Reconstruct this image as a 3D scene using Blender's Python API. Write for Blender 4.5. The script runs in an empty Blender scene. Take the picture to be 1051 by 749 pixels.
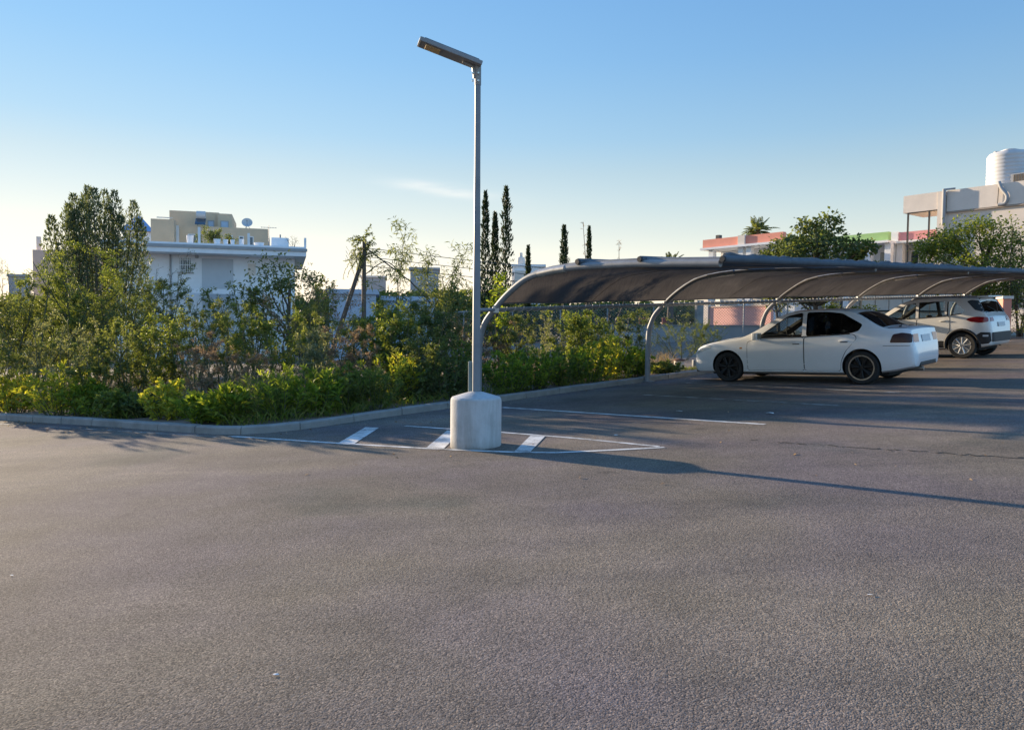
import bpy, bmesh, math, random
import numpy as np
from mathutils import Vector, Matrix, noise as mnoise
R = math.radians
S = bpy.context.scene
COL = S.collection
PI = math.pi

# ------------------------------------------------------------------ camera model (photo measured at 1051 x 749)
PW, PH, F = 1051.0, 749.0, 770.0
CX, CY = 525.5, 374.5
PITCH = math.atan((CY - 338.0) / F)
ROLL = R(0.45)
CAM = Vector((0, 0, 1.30))
_f = Vector((0, math.cos(PITCH), -math.sin(PITCH)))
_u0 = Vector((0, math.sin(PITCH), math.cos(PITCH)))
_r0 = Vector((1, 0, 0))
_u = _u0 * math.cos(ROLL) - _r0 * math.sin(ROLL)
_r = _r0 * math.cos(ROLL) + _u0 * math.sin(ROLL)
def ray(px, py):
    return _f + _r * ((px - CX) / F) + _u * ((CY - py) / F)
def at(px, py, depth):
    return CAM + ray(px, py) * depth
GX, GY = 0.049, 0.004
def gz(x, y):
    return GX * 60 * math.tanh(x / 60) + GY * 80 * math.tanh(y / 80)
def gnd(px, py):
    d = ray(px, py)
    t = 5.0
    for _ in range(60):
        p = CAM + d * t
        err = p.z - gz(p.x, p.y)
        t += err / max(1e-4, -(d.z - GX * d.x - GY * d.y))
        t = min(max(t, 0.5), 400)
    p = CAM + d * t
    return Vector((p.x, p.y, gz(p.x, p.y)))
def onp(x, y, dz=0.0):
    return Vector((x, y, gz(x, y) + dz))
def col_at(px, depth):
    d = ray(px, 338); p = CAM + d * depth
    return p.x, p.y
def z_at(px, py, depth):
    return at(px, py, depth).z

# ------------------------------------------------------------------ object helpers
def tag(o, label=None, cat=None, group=None, kind=None):
    if label: o['label'] = label
    if cat: o['category'] = cat
    if group: o['group'] = group
    if kind: o['kind'] = kind
    return o
def empty(name, loc=(0, 0, 0), rz=0.0, label=None, cat=None, group=None):
    o = bpy.data.objects.new(name, None); COL.objects.link(o)
    o.location = loc; o.rotation_euler = (0, 0, rz)
    o.empty_display_size = 0.2
    return tag(o, label, cat, group)
def link(name, me, mat=None, parent=None):
    o = bpy.data.objects.new(name, me); COL.objects.link(o)
    if mat is not None and len(me.materials) == 0: me.materials.append(mat)
    if parent is not None: o.parent = parent
    return o
class MB:
    def __init__(s): s.v = []; s.f = []
    def add(s, vs, fs):
        n = len(s.v); s.v += [tuple(v) for v in vs]; s.f += [tuple(i + n for i in f) for f in fs]
    def box(s, c, d, rz=0.0, m=None):
        hx, hy, hz = d[0] / 2, d[1] / 2, d[2] / 2
        vs = [Vector((x, y, z)) for z in (-hz, hz) for y in (-hy, hy) for x in (-hx, hx)]
        if rz: 
            rm = Matrix.Rotation(rz, 3, 'Z'); vs = [rm @ v for v in vs]
        if m is not None: vs = [m @ v for v in vs]
        s.add([v + Vector(c) for v in vs], [(0, 2, 3, 1), (4, 5, 7, 6), (0, 1, 5, 4), (2, 6, 7, 3), (0, 4, 6, 2), (1, 3, 7, 5)])
        return s
    def box2(s, a, b):
        return s.box([(a[i] + b[i]) / 2 for i in range(3)], [abs(b[i] - a[i]) for i in range(3)])
    def tube(s, pts, r, n=8, cap=True):
        pts = [Vector(p) for p in pts]; m = len(pts)
        rr = r if hasattr(r, '__len__') else [r] * m
        t0 = (pts[1] - pts[0]).normalized()
        a = t0.orthogonal().normalized()
        vs = []; fs = []
        for i, p in enumerate(pts):
            t = (pts[min(i + 1, m - 1)] - pts[max(i - 1, 0)]).normalized()
            a = (a - t * a.dot(t)).normalized(); b = t.cross(a)
            for k in range(n):
                an = 2 * PI * k / n
                vs.append(p + (a * math.cos(an) + b * math.sin(an)) * rr[i])
        for i in range(m - 1):
            for k in range(n):
                k2 = (k + 1) % n
                fs.append((i * n + k, i * n + k2, (i + 1) * n + k2, (i + 1) * n + k))
        if cap:
            fs.append(tuple(range(n - 1, -1, -1))); fs.append(tuple((m - 1) * n + k for k in range(n)))
        s.add(vs, fs); return s
    def lathe(s, prof, n=24, c=(0, 0, 0), axis='Z', m=None):
        vs = []; fs = []; k0 = len(prof)
        for i in range(n):
            an = 2 * PI * i / n
            for (r, z) in prof:
                if axis == 'Z': v = Vector((r * math.cos(an), r * math.sin(an), z))
                else: v = Vector((r * math.cos(an), z, r * math.sin(an)))
                if m is not None: v = m @ v
                vs.append(v + Vector(c))
        for i in range(n):
            j = (i + 1) % n
            for k in range(k0 - 1):
                fs.append((i * k0 + k, j * k0 + k, j * k0 + k + 1, i * k0 + k + 1))
        s.add(vs, fs); return s
    def prism(s, poly, z0, z1):
        n = len(poly)
        vs = [(p[0], p[1], z0) for p in poly] + [(p[0], p[1], z1) for p in poly]
        fs = [tuple(range(n - 1, -1, -1)), tuple(range(n, 2 * n))] + [(i, (i + 1) % n, n + (i + 1) % n, n + i) for i in range(n)]
        s.add(vs, fs); return s
    def build(s, name, mat, parent=None, smooth=None, bevel=None):
        me = bpy.data.meshes.new(name)
        me.from_pydata([tuple(v) for v in s.v], [], s.f)
        bm = bmesh.new(); bm.from_mesh(me)
        bmesh.ops.remove_doubles(bm, verts=bm.verts, dist=1e-5)
        bmesh.ops.recalc_face_normals(bm, faces=bm.faces)
        if bevel:
            es = [e for e in bm.edges if e.is_manifold and e.calc_face_angle(0) > 0.5]
            bmesh.ops.bevel(bm, geom=es, offset=bevel, segments=2, affect='EDGES', profile=0.6, clamp_overlap=True)
        bm.to_mesh(me); bm.free()
        if smooth:
            me.polygons.foreach_set('use_smooth', [True] * len(me.polygons))
            me.set_sharp_from_angle(angle=R(smooth))
        return link(name, me, mat, parent)
def np_mesh(name, V, Fc, mat, parent=None, smooth=False):
    """V (n,3) float array, Fc (m,k) int array"""
    me = bpy.data.meshes.new(name)
    n, (m, k) = len(V), Fc.shape
    me.vertices.add(n); me.vertices.foreach_set('co', np.ascontiguousarray(V, dtype=np.float32).ravel())
    me.loops.add(m * k); me.loops.foreach_set('vertex_index', np.ascontiguousarray(Fc, dtype=np.int32).ravel())
    me.polygons.add(m); me.polygons.foreach_set('loop_start', np.arange(0, m * k, k, dtype=np.int32))
    me.polygons.foreach_set('loop_total', np.full(m, k, dtype=np.int32))
    if smooth: me.polygons.foreach_set('use_smooth', np.ones(m, dtype=bool))
    me.update(calc_edges=True)
    return link(name, me, mat, parent)

# ------------------------------------------------------------------ materials
def new_mat(name):
    m = bpy.data.materials.new(name); m.use_nodes = True
    nt = m.node_tree; return m, nt, nt.nodes['Principled BSDF']
def N(nt, t, **kw):
    n = nt.nodes.new(t)
    for k, v in kw.items():
        if k in n.inputs.keys() if isinstance(k, str) else False: n.inputs[k].default_value = v
        else: setattr(n, k, v)
    return n
def ramp(nt, fac, stops):
    r = nt.nodes.new('ShaderNodeValToRGB'); e = r.color_ramp.elements
    e[0].position, e[0].color = stops[0][0], (*stops[0][1], 1)
    e[1].position, e[1].color = stops[-1][0], (*stops[-1][1], 1)
    for p, c in stops[1:-1]:
        x = e.new(p); x.color = (*c, 1)
    nt.links.new(fac, r.inputs['Fac']); return r.outputs['Color']
def noise_tex(nt, scale, detail=4, rough=0.55, coord='Object', vec=None):
    if vec is None:
        tc = nt.nodes.new('ShaderNodeTexCoord'); vec = tc.outputs[coord]
    n = nt.nodes.new('ShaderNodeTexNoise'); n.inputs['Scale'].default_value = scale
    n.inputs['Detail'].default_value = detail; n.inputs['Roughness'].default_value = rough
    nt.links.new(vec, n.inputs['Vector']); return n
def mat_rough(name, c, var=0.12, rough=0.7, scale=6.0, bump=0.0, metal=0.0, spec=0.5, bscale=None, stain=None):
    """weathered paint / plaster / concrete / metal: base colour broken by two noises, rough noise, light bump"""
    m, nt, b = new_mat(name)
    a = noise_tex(nt, scale, 6, 0.65)
    lo = tuple(max(0, x * (1 - var)) for x in c); hi = tuple(min(1, x * (1 + var)) for x in c)
    stops = [(0.3, lo), (0.7, hi)]
    colr = ramp(nt, a.outputs['Fac'], stops)
    if stain:
        st = noise_tex(nt, scale * 0.35, 8, 0.7)
        f = ramp(nt, st.outputs['Fac'], [(0.52, (0, 0, 0)), (0.75, (1, 1, 1))])
        mx = nt.nodes.new('ShaderNodeMix'); mx.data_type = 'RGBA'
        nt.links.new(f, mx.inputs['Factor']); nt.links.new(colr, mx.inputs['A']); mx.inputs['B'].default_value = (*stain, 1)
        colr = mx.outputs['Result']
    nt.links.new(colr, b.inputs['Base Color'])
    b.inputs['Roughness'].default_value = rough; b.inputs['Metallic'].default_value = metal
    b.inputs['Specular IOR Level'].default_value = spec
    if bump:
        bn = noise_tex(nt, bscale or scale * 6, 6, 0.7)
        bp = nt.nodes.new('ShaderNodeBump'); bp.inputs['Strength'].default_value = bump; bp.inputs['Distance'].default_value = 0.02
        nt.links.new(bn.outputs['Fac'], bp.inputs['Height']); nt.links.new(bp.outputs['Normal'], b.inputs['Normal'])
    return m
def mat_leaf(name, cols, trans=0.42, rough=0.45, tcol=None):
    """leaf: colour by random leaf, reflects and lets light through"""
    m, nt, b = new_mat(name)
    g = nt.nodes.new('ShaderNodeNewGeometry')
    st = [(i / (len(cols) - 1), c) for i, c in enumerate(cols)]
    c = ramp(nt, g.outputs['Random Per Island'], st)
    nt.links.new(c, b.inputs['Base Color']); b.inputs['Roughness'].default_value = rough + .12
    b.inputs['Specular IOR Level'].default_value = 0.25
    t = nt.nodes.new('ShaderNodeBsdfTranslucent')
    mx = nt.nodes.new('ShaderNodeMix'); mx.data_type = 'RGBA'; mx.blend_type = 'MULTIPLY'; mx.inputs['Factor'].default_value = 1
    nt.links.new(c, mx.inputs['A']); mx.inputs['B'].default_value = (*(tcol or (1.7, 1.6, 0.6)), 1); mx.clamp_result = False
    nt.links.new(mx.outputs['Result'], t.inputs['Color'])
    ms = nt.nodes.new('ShaderNodeMixShader'); ms.inputs['Fac'].default_value = trans
    nt.links.new(b.outputs['BSDF'], ms.inputs[1]); nt.links.new(t.outputs['BSDF'], ms.inputs[2])
    nt.links.new(ms.outputs['Shader'], nt.nodes['Material Output'].inputs['Surface'])
    return m
def mat_glass(name, tint=(0.5, 0.55, 0.55), refl=0.0):
    m, nt, b = new_mat(name)
    nt.nodes.remove(b)
    tr = nt.nodes.new('ShaderNodeBsdfTransparent'); tr.inputs['Color'].default_value = (*tint, 1)
    gl = nt.nodes.new('ShaderNodeBsdfGlossy'); gl.inputs['Roughness'].default_value = 0.02
    lw = nt.nodes.new('ShaderNodeLayerWeight'); lw.inputs['Blend'].default_value = 0.5
    pw = nt.nodes.new('ShaderNodeMath'); pw.operation = 'POWER'; pw.inputs[1].default_value = 5.0; nt.links.new(lw.outputs['Facing'], pw.inputs[0])
    fr = nt.nodes.new('ShaderNodeMath'); fr.operation = 'MULTIPLY_ADD'; fr.inputs[1].default_value = 0.9; fr.inputs[2].default_value = 0.05; nt.links.new(pw.outputs[0], fr.inputs[0])
    ms = nt.nodes.new('ShaderNodeMixShader')
    nt.links.new(fr.outputs[0], ms.inputs['Fac']); nt.links.new(tr.outputs['BSDF'], ms.inputs[1]); nt.links.new(gl.outputs['BSDF'], ms.inputs[2])
    nt.links.new(ms.outputs['Shader'], nt.nodes['Material Output'].inputs['Surface'])
    return m
def mat_paint(name, c, rough=0.3, coat=0.6, metal=0.0, dust=0.06):
    m, nt, b = new_mat(name)
    a = noise_tex(nt, 3.0, 6, 0.7)
    col = ramp(nt, a.outputs['Fac'], [(0.3, tuple(x * (1 - dust) for x in c)), (0.7, c)])
    nt.links.new(col, b.inputs['Base Color'])
    b.inputs['Roughness'].default_value = rough; b.inputs['Metallic'].default_value = metal
    b.inputs['Coat Weight'].default_value = coat; b.inputs['Coat Roughness'].default_value = 0.08
    return m
M = {}
M['asphalt'] = None
def footing_mat():
    m, nt, b = new_mat('footing_concrete')
    tc = nt.nodes.new('ShaderNodeTexCoord'); ob = tc.outputs['Object']
    a = noise_tex(nt, 5, 7, 0.7, vec=ob); pit = noise_tex(nt, 42, 5, 0.7, vec=ob)
    mp = nt.nodes.new('ShaderNodeMapping'); mp.inputs['Scale'].default_value = (9, 9, 1.1); nt.links.new(ob, mp.inputs['Vector'])
    run = noise_tex(nt, 1.0, 5, 0.65, vec=mp.outputs['Vector'])
    c = ramp(nt, a.outputs['Fac'], [(0.3, (0.44, 0.435, 0.425)), (0.55, (0.51, 0.505, 0.50)), (0.75, (0.55, 0.545, 0.535))])
    r2 = ramp(nt, run.outputs['Fac'], [(0.40, (0.80, 0.79, 0.77)), (0.58, (1, 1, 1))])
    p2 = ramp(nt, pit.outputs['Fac'], [(0.27, (0.72, 0.71, 0.69)), (0.34, (1, 1, 1))])
    sx = nt.nodes.new('ShaderNodeSeparateXYZ'); nt.links.new(ob, sx.inputs[0])
    ad = nt.nodes.new('ShaderNodeMath'); ad.operation = 'MULTIPLY_ADD'; ad.inputs[1].default_value = 0.22; nt.links.new(a.outputs['Fac'], ad.inputs[0]); nt.links.new(sx.outputs['Z'], ad.inputs[2])
    d2 = ramp(nt, ad.outputs[0], [(0.08, (0.50, 0.48, 0.45)), (0.155, (0.88, 0.87, 0.85)), (0.24, (1, 1, 1))])   # splashed dirt at the foot
    for f in (r2, p2, d2):
        x = nt.nodes.new('ShaderNodeMix'); x.data_type = 'RGBA'; x.blend_type = 'MULTIPLY'; x.inputs['Factor'].default_value = 1
        nt.links.new(c, x.inputs['A']); nt.links.new(f, x.inputs['B']); c = x.outputs['Result']
    nt.links.new(c, b.inputs['Base Color']); b.inputs['Roughness'].default_value = 0.9
    bp = nt.nodes.new('ShaderNodeBump'); bp.inputs['Strength'].default_value = 0.4; bp.inputs['Distance'].default_value = 0.01
    nt.links.new(pit.outputs['Fac'], bp.inputs['Height']); nt.links.new(bp.outputs['Normal'], b.inputs['Normal'])
    return m
M['concrete'] = footing_mat()
M['kerb'] = mat_rough('kerb_concrete', (0.26, 0.255, 0.24), 0.18, 0.9, 4, 0.3, bscale=50, stain=(0.16, 0.155, 0.14))
M['galv'] = mat_rough('galvanised_steel', (0.24, 0.245, 0.25), 0.12, 0.55, 8, 0.0, metal=0.0, stain=(0.18, 0.185, 0.19))
M['galv_dark'] = mat_rough('grey_painted_steel', (0.15, 0.16, 0.175), 0.12, 0.6, 8, 0.0, metal=0.0, stain=(0.09, 0.085, 0.08))
M['steel_brown'] = mat_rough('weathered_arch_paint', (0.26, 0.245, 0.22), 0.15, 0.5, 9, 0.0, metal=0.0, stain=(0.2, 0.17, 0.14))
M['white'] = mat_rough('white_plaster', (0.82, 0.82, 0.82), 0.05, 0.85, 2, 0.05, stain=(0.72, 0.72, 0.70))
def worn_paint(name, lo, hi):
    m, nt, b = new_mat(name)
    a = noise_tex(nt, 3.5, 8, 0.75); g = noise_tex(nt, 70, 4, 0.7)
    ad = nt.nodes.new('ShaderNodeMath'); ad.operation = 'MULTIPLY_ADD'; ad.inputs[1].default_value = 0.45; nt.links.new(g.outputs['Fac'], ad.inputs[0]); nt.links.new(a.outputs['Fac'], ad.inputs[2])
    c = ramp(nt, ad.outputs[0], [(lo, (0.15, 0.13, 0.11)), ((lo + hi) / 2, (0.42, 0.41, 0.39)), (hi, (0.66, 0.66, 0.64))])
    nt.links.new(c, b.inputs['Base Color']); b.inputs['Roughness'].default_value = 0.85; b.inputs['Specular IOR Level'].default_value = 0.3
    bp = nt.nodes.new('ShaderNodeBump'); bp.inputs['Strength'].default_value = 0.35; bp.inputs['Distance'].default_value = 0.003
    nt.links.new(g.outputs['Fac'], bp.inputs['Height']); nt.links.new(bp.outputs['Normal'], b.inputs['Normal'])
    return m
M['white_paint'] = worn_paint('road_paint', 0.54, 0.80)
M['worn_paint'] = worn_paint('worn_road_paint', 0.66, 0.95)
M['cream'] = mat_rough('cream_plaster', (0.74, 0.65, 0.56), 0.06, 0.85, 1.5, 0.05, stain=(0.64, 0.56, 0.48))
M['beige'] = mat_rough('beige_plaster', (0.64, 0.49, 0.33), 0.06, 0.85, 1.5, 0.05, stain=(0.57, 0.44, 0.30))
M['peach'] = mat_rough('peach_plaster', (0.62, 0.44, 0.34), 0.08, 0.85, 1.5)
M['salmon'] = mat_rough('salmon_paint', (0.78, 0.30, 0.21), 0.06, 0.8, 1.5, stain=(0.72, 0.29, 0.20))
M['green_paint'] = mat_rough('green_wall_paint', (0.36, 0.57, 0.22), 0.06, 0.8, 1.5)
M['rose'] = mat_rough('rose_wall_paint', (0.64, 0.29, 0.30), 0.06, 0.8, 1.5)
M['bluewall'] = mat_rough('pale_blue_tint', (0.42, 0.50, 0.60), 0.08, 0.7, 2)  # blue of the sheds is a white wall's shade put into the colour
M['blueroof'] = mat_rough('blue_roof_tiles', (0.20, 0.33, 0.55), 0.1, 0.7, 3)
M['greywall'] = mat_rough('grey_plaster', (0.36, 0.36, 0.36), 0.1, 0.85, 2)
M['redboard'] = mat_rough('red_board', (0.30, 0.055, 0.04), 0.12, 0.7, 4)
M['dark'] = mat_rough('dark_metal', (0.03, 0.03, 0.032), 0.2, 0.5, 10)
M['wood'] = mat_rough('weathered_wood', (0.11, 0.085, 0.065), 0.3, 0.85, 12, 0.3)
M['bark'] = mat_rough('bark', (0.10, 0.08, 0.06), 0.35, 0.9, 14, 0.4)
M['twig'] = mat_rough('green_stem', (0.10, 0.10, 0.05), 0.3, 0.8, 14)
M['winglass'] = mat_rough('window_glass_far', (0.05, 0.07, 0.09), 0.2, 0.08, 2, spec=0.8)
M['rubber'] = mat_rough('tyre_rubber', (0.018, 0.018, 0.018), 0.2, 0.8, 10)
M['black_plastic'] = mat_rough('black_plastic', (0.022, 0.022, 0.024), 0.2, 0.6, 10)
M['tank'] = mat_rough('tank_plastic', (0.55, 0.54, 0.53), 0.06, 0.5, 2)
# ------------------------------------------------------------------ render settings, camera, light
S.render.engine = 'CYCLES'
S.view_settings.view_transform = 'Standard'; S.view_settings.look = 'None'
S.view_settings.gamma = 1.0; S.view_settings.use_curve_mapping = False
S.view_settings.exposure = EXPO = 1.15
S.cycles.use_denoising = True; S.cycles.denoising_prefilter = 'ACCURATE'; S.cycles.denoising_input_passes = 'RGB_ALBEDO_NORMAL'
S.cycles.max_bounces = 8; S.cycles.transparent_max_bounces = 16
S.cycles.sample_clamp_indirect = 8
cam_d = bpy.data.cameras.new('camera'); cam = bpy.data.objects.new('camera', cam_d); COL.objects.link(cam)
cam_d.sensor_width = 36; cam_d.sensor_fit = 'HORIZONTAL'; cam_d.lens = 36 * F / PW
cam_d.clip_start = 0.05; cam_d.clip_end = 6000
cam.matrix_world = Matrix(((_r.x, _u.x, -_f.x, CAM.x), (_r.y, _u.y, -_f.y, CAM.y), (_r.z, _u.z, -_f.z, CAM.z), (0, 0, 0, 1)))
S.camera = cam
SUN_EL = R(10.5)
SUN_H = Vector((-0.735, 0.678, 0)).normalized()
SUN_DIR = Vector((SUN_H.x * math.cos(SUN_EL), SUN_H.y * math.cos(SUN_EL), math.sin(SUN_EL)))
sd = bpy.data.lights.new('sun', 'SUN'); sd.energy = 5.0; sd.angle = R(0.55); sd.color = (1.0, 0.80, 0.56)
so = bpy.data.objects.new('sun', sd); COL.objects.link(so)
so.rotation_euler = SUN_DIR.to_track_quat('Z', 'Y').to_euler()
so.location = SUN_DIR * 60
W = bpy.data.worlds.new('World'); S.world = W; W.use_nodes = True
nt = W.node_tree; bg = nt.nodes['Background']
sky = nt.nodes.new('ShaderNodeTexSky'); sky.sky_type = 'NISHITA'; sky.sun_disc = False
sky.sun_elevation = SUN_EL
# Blender: rotation 0 puts the sun on +Y, positive turns clockwise (towards +X)
sky.sun_rotation = math.atan2(SUN_H.x, SUN_H.y)
sky.air_density = 1.0; sky.dust_density = 0.0; sky.ozone_density = 4.0; sky.altitude = 50
# a faint wisp of high cirrus, part of the sky itself
tc = nt.nodes.new('ShaderNodeTexCoord')
cd = ray(455, 195).normalized()
def vdot(v):
    d = nt.nodes.new('ShaderNodeVectorMath'); d.operation = 'DOT_PRODUCT'
    nt.links.new(tc.outputs['Generated'], d.inputs[0]); d.inputs[1].default_value = v; return d.outputs['Value']
def math_n(op, a, b=None, c=None):
    n = nt.nodes.new('ShaderNodeMath'); n.operation = op
    for i, x in enumerate((a, b, c)):
        if x is None: continue
        if isinstance(x, (int, float)): n.inputs[i].default_value = x
        else: nt.links.new(x, n.inputs[i])
    return n.outputs[0]
side = cd.cross(Vector((0, 0, 1))).normalized(); upv = side.cross(cd).normalized()
along = (side + upv * -0.10).normalized(); acr = (upv + side * 0.10).normalized()
ga = math_n('POWER', math_n('DIVIDE', vdot(along), 0.062), 2.0)
gb = math_n('POWER', math_n('DIVIDE', vdot(acr), 0.0075), 2.0)
g = math_n('EXPONENT', math_n('MULTIPLY', math_n('ADD', ga, gb), -1.0))
front = math_n('GREATER_THAN', vdot(cd), 0.0)
mp = nt.nodes.new('ShaderNodeMapping'); mp.inputs['Scale'].default_value = (14, 14, 90)
nt.links.new(tc.outputs['Generated'], mp.inputs['Vector'])
nz = nt.nodes.new('ShaderNodeTexNoise'); nz.inputs['Scale'].default_value = 1.0; nz.inputs['Detail'].default_value = 5
nt.links.new(mp.outputs['Vector'], nz.inputs['Vector'])
mask = math_n('MULTIPLY', math_n('MULTIPLY', g, front), math_n('MULTIPLY_ADD', nz.outputs['Fac'], 1.1, -0.2))
mxs = nt.nodes.new('ShaderNodeMix'); mxs.data_type = 'RGBA'; mxs.clamp_factor = True
nt.links.new(math_n('MULTIPLY', mask, 1.0), mxs.inputs['Factor'])
SKYMIX = mxs
# soft shoulder on the very bright side of the sky, and the clear evening tint by height above the horizon
def vmath(op, a, b):
    n = nt.nodes.new('ShaderNodeVectorMath'); n.operation = op
    for i, x in enumerate((a, b)):
        if isinstance(x, tuple): n.inputs[i].default_value = x
        else: nt.links.new(x, n.inputs[i])
    return n.outputs['Vector']
den = vmath('ADD', vmath('MULTIPLY', sky.outputs['Color'], (0.4, 0.4, 0.4)), (1, 1, 1))
soft = vmath('DIVIDE', sky.outputs['Color'], den)
sx = nt.nodes.new('ShaderNodeSeparateXYZ'); nt.links.new(tc.outputs['Generated'], sx.inputs[0])
tint = ramp(nt, sx.outputs['Z'], [(0.0, (.74, .60, .51)), (0.08, (.71, .565, .475)), (0.125, (.62, .51, .45)), (0.20, (.50, .455, .45)), (0.24, (.42, .435, .48)), (0.33, (.345, .41, .51)), (0.42, (.315, .395, .52)), (0.55, (.34, .46, .66)), (0.75, (.36, .50, .72)), (1.0, (.30, .47, .74))])
away = math_n('MULTIPLY_ADD', vdot(SUN_H), -2.0, 0.1)      # 0 in front of the low sun, 1 on the opposite, bluer half of the sky
tmx = nt.nodes.new('ShaderNodeMix'); tmx.data_type = 'RGBA'; tmx.clamp_factor = True
nt.links.new(away, tmx.inputs['Factor']); nt.links.new(tint, tmx.inputs['A']); tmx.inputs['B'].default_value = (.45, .56, .72, 1)
skyc = vmath('MULTIPLY', vmath('MULTIPLY', soft, tmx.outputs['Result']), (4.45, 4.26, 4.02))
nt.links.new(skyc, mxs.inputs['A']); mxs.inputs['B'].default_value = (4.2, 4.0, 3.7, 1)
nt.links.new(mxs.outputs['Result'], bg.inputs['Color'])
bg.inputs['Strength'].default_value = 0.127

# ------------------------------------------------------------------ ground materials
def asphalt_mat():
    m, nt, b = new_mat('asphalt')
    tc = nt.nodes.new('ShaderNodeTexCoord'); ob = tc.outputs['Object']
    big = noise_tex(nt, 0.35, 5, 0.6, vec=ob); mid = noise_tex(nt, 2.2, 6, 0.65, vec=ob)
    hue = noise_tex(nt, 0.55, 3, 0.5, vec=ob); fine = noise_tex(nt, 130, 3, 0.6, vec=ob)
    v = nt.nodes.new('ShaderNodeTexVoronoi'); v.inputs['Scale'].default_value = 155; nt.links.new(ob, v.inputs['Vector'])
    v2 = nt.nodes.new('ShaderNodeTexVoronoi'); v2.inputs['Scale'].default_value = 60; nt.links.new(ob, v2.inputs['Vector'])
    sep = nt.nodes.new('ShaderNodeSeparateColor'); nt.links.new(v.outputs['Color'], sep.inputs['Color'])
    grain = ramp(nt, sep.outputs['Red'], [(0.0, (0.45, 0.45, 0.46)), (0.5, (0.92, 0.92, 0.92)), (0.82, (1.22, 1.2, 1.16)), (1.0, (1.75, 1.7, 1.6))])
    tone = ramp(nt, hue.outputs['Fac'], [(0.36, (0.178, 0.150, 0.118)), (0.48, (0.169, 0.142, 0.121)), (0.62, (0.158, 0.132, 0.128))])
    def mul(a, bb):
        x = nt.nodes.new('ShaderNodeMix'); x.data_type = 'RGBA'; x.blend_type = 'MULTIPLY'; x.inputs['Factor'].default_value = 1; x.clamp_result = False
        nt.links.new(a, x.inputs['A']); nt.links.new(bb, x.inputs['B']); return x.outputs['Result']
    bigc = ramp(nt, big.outputs['Fac'], [(0.3, (0.80, 0.80, 0.82)), (0.7, (1.20, 1.185, 1.165))])
    midc = ramp(nt, mid.outputs['Fac'], [(0.28, (0.82, 0.82, 0.83)), (0.72, (1.15, 1.14, 1.12))])
    # old oil / damp patches with a shape of their own
    oil = noise_tex(nt, 0.42, 3, 0.5, vec=ob)
    mpn = nt.nodes.new('ShaderNodeMapping'); mpn.inputs['Location'].default_value = (3.1, 7.7, 0); nt.links.new(ob, mpn.inputs['Vector']); nt.links.new(mpn.outputs['Vector'], oil.inputs['Vector'])
    oilc = ramp(nt, oil.outputs['Fac'], [(0.60, (1, 1, 1)), (0.68, (0.70, 0.78, 0.79))])
    # tyre polish: long faint streaks along the driving lane, worn lighter
    mp2 = nt.nodes.new('ShaderNodeMapping'); mp2.inputs['Rotation'].default_value = (0, 0, R(28)); mp2.inputs['Scale'].default_value = (0.10, 0.85, 1); nt.links.new(ob, mp2.inputs['Vector'])
    trk = noise_tex(nt, 1.0, 4, 0.6, vec=mp2.outputs['Vector'])
    trc = ramp(nt, trk.outputs['Fac'], [(0.34, (0.82, 0.82, 0.85)), (0.50, (1, 1, 1)), (0.64, (1.22, 1.20, 1.15))])
    # small drips of oil
    dv = nt.nodes.new('ShaderNodeTexVoronoi'); dv.inputs['Scale'].default_value = 0.9; dv.inputs['Randomness'].default_value = 1.0; nt.links.new(ob, dv.inputs['Vector'])
    dn = noise_tex(nt, 7.0, 4, 0.6, vec=ob); da = nt.nodes.new('ShaderNodeMath'); da.operation = 'MULTIPLY_ADD'; da.inputs[1].default_value = 0.16; nt.links.new(dn.outputs['Fac'], da.inputs[0]); nt.links.new(dv.outputs['Distance'], da.inputs[2])
    drc = ramp(nt, da.outputs[0], [(0.10, (0.62, 0.63, 0.65)), (0.17, (1, 1, 1))])
    c = mul(mul(mul(mul(mul(mul(tone, grain), bigc), midc), oilc), trc), drc)
    nt.links.new(c, b.inputs['Base Color']); b.inputs['Roughness'].default_value = 0.95
    b.inputs['Specular IOR Level'].default_value = 0.15
    h = nt.nodes.new('ShaderNodeMath'); h.operation = 'ADD'
    h1 = nt.nodes.new('ShaderNodeMath'); h1.operation = 'MULTIPLY'; h1.inputs[1].default_value = -1.0; nt.links.new(v.outputs['Distance'], h1.inputs[0])
    h2 = nt.nodes.new('ShaderNodeMath'); h2.operation = 'MULTIPLY_ADD'; h2.inputs[1].default_value = -0.8; nt.links.new(v2.outputs['Distance'], h2.inputs[0]); nt.links.new(h1.outputs[0], h2.inputs[2])
    nt.links.new(h2.outputs[0], h.inputs[0]); nt.links.new(fine.outputs['Fac'], h.inputs[1])
    bp = nt.nodes.new('ShaderNodeBump'); bp.inputs['Strength'].default_value = 0.5; bp.inputs['Distance'].default_value = 0.004
    nt.links.new(h.outputs[0], bp.inputs['Height']); nt.links.new(bp.outputs['Normal'], b.inputs['Normal'])
    return m
M['asphalt'] = asphalt_mat()
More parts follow.
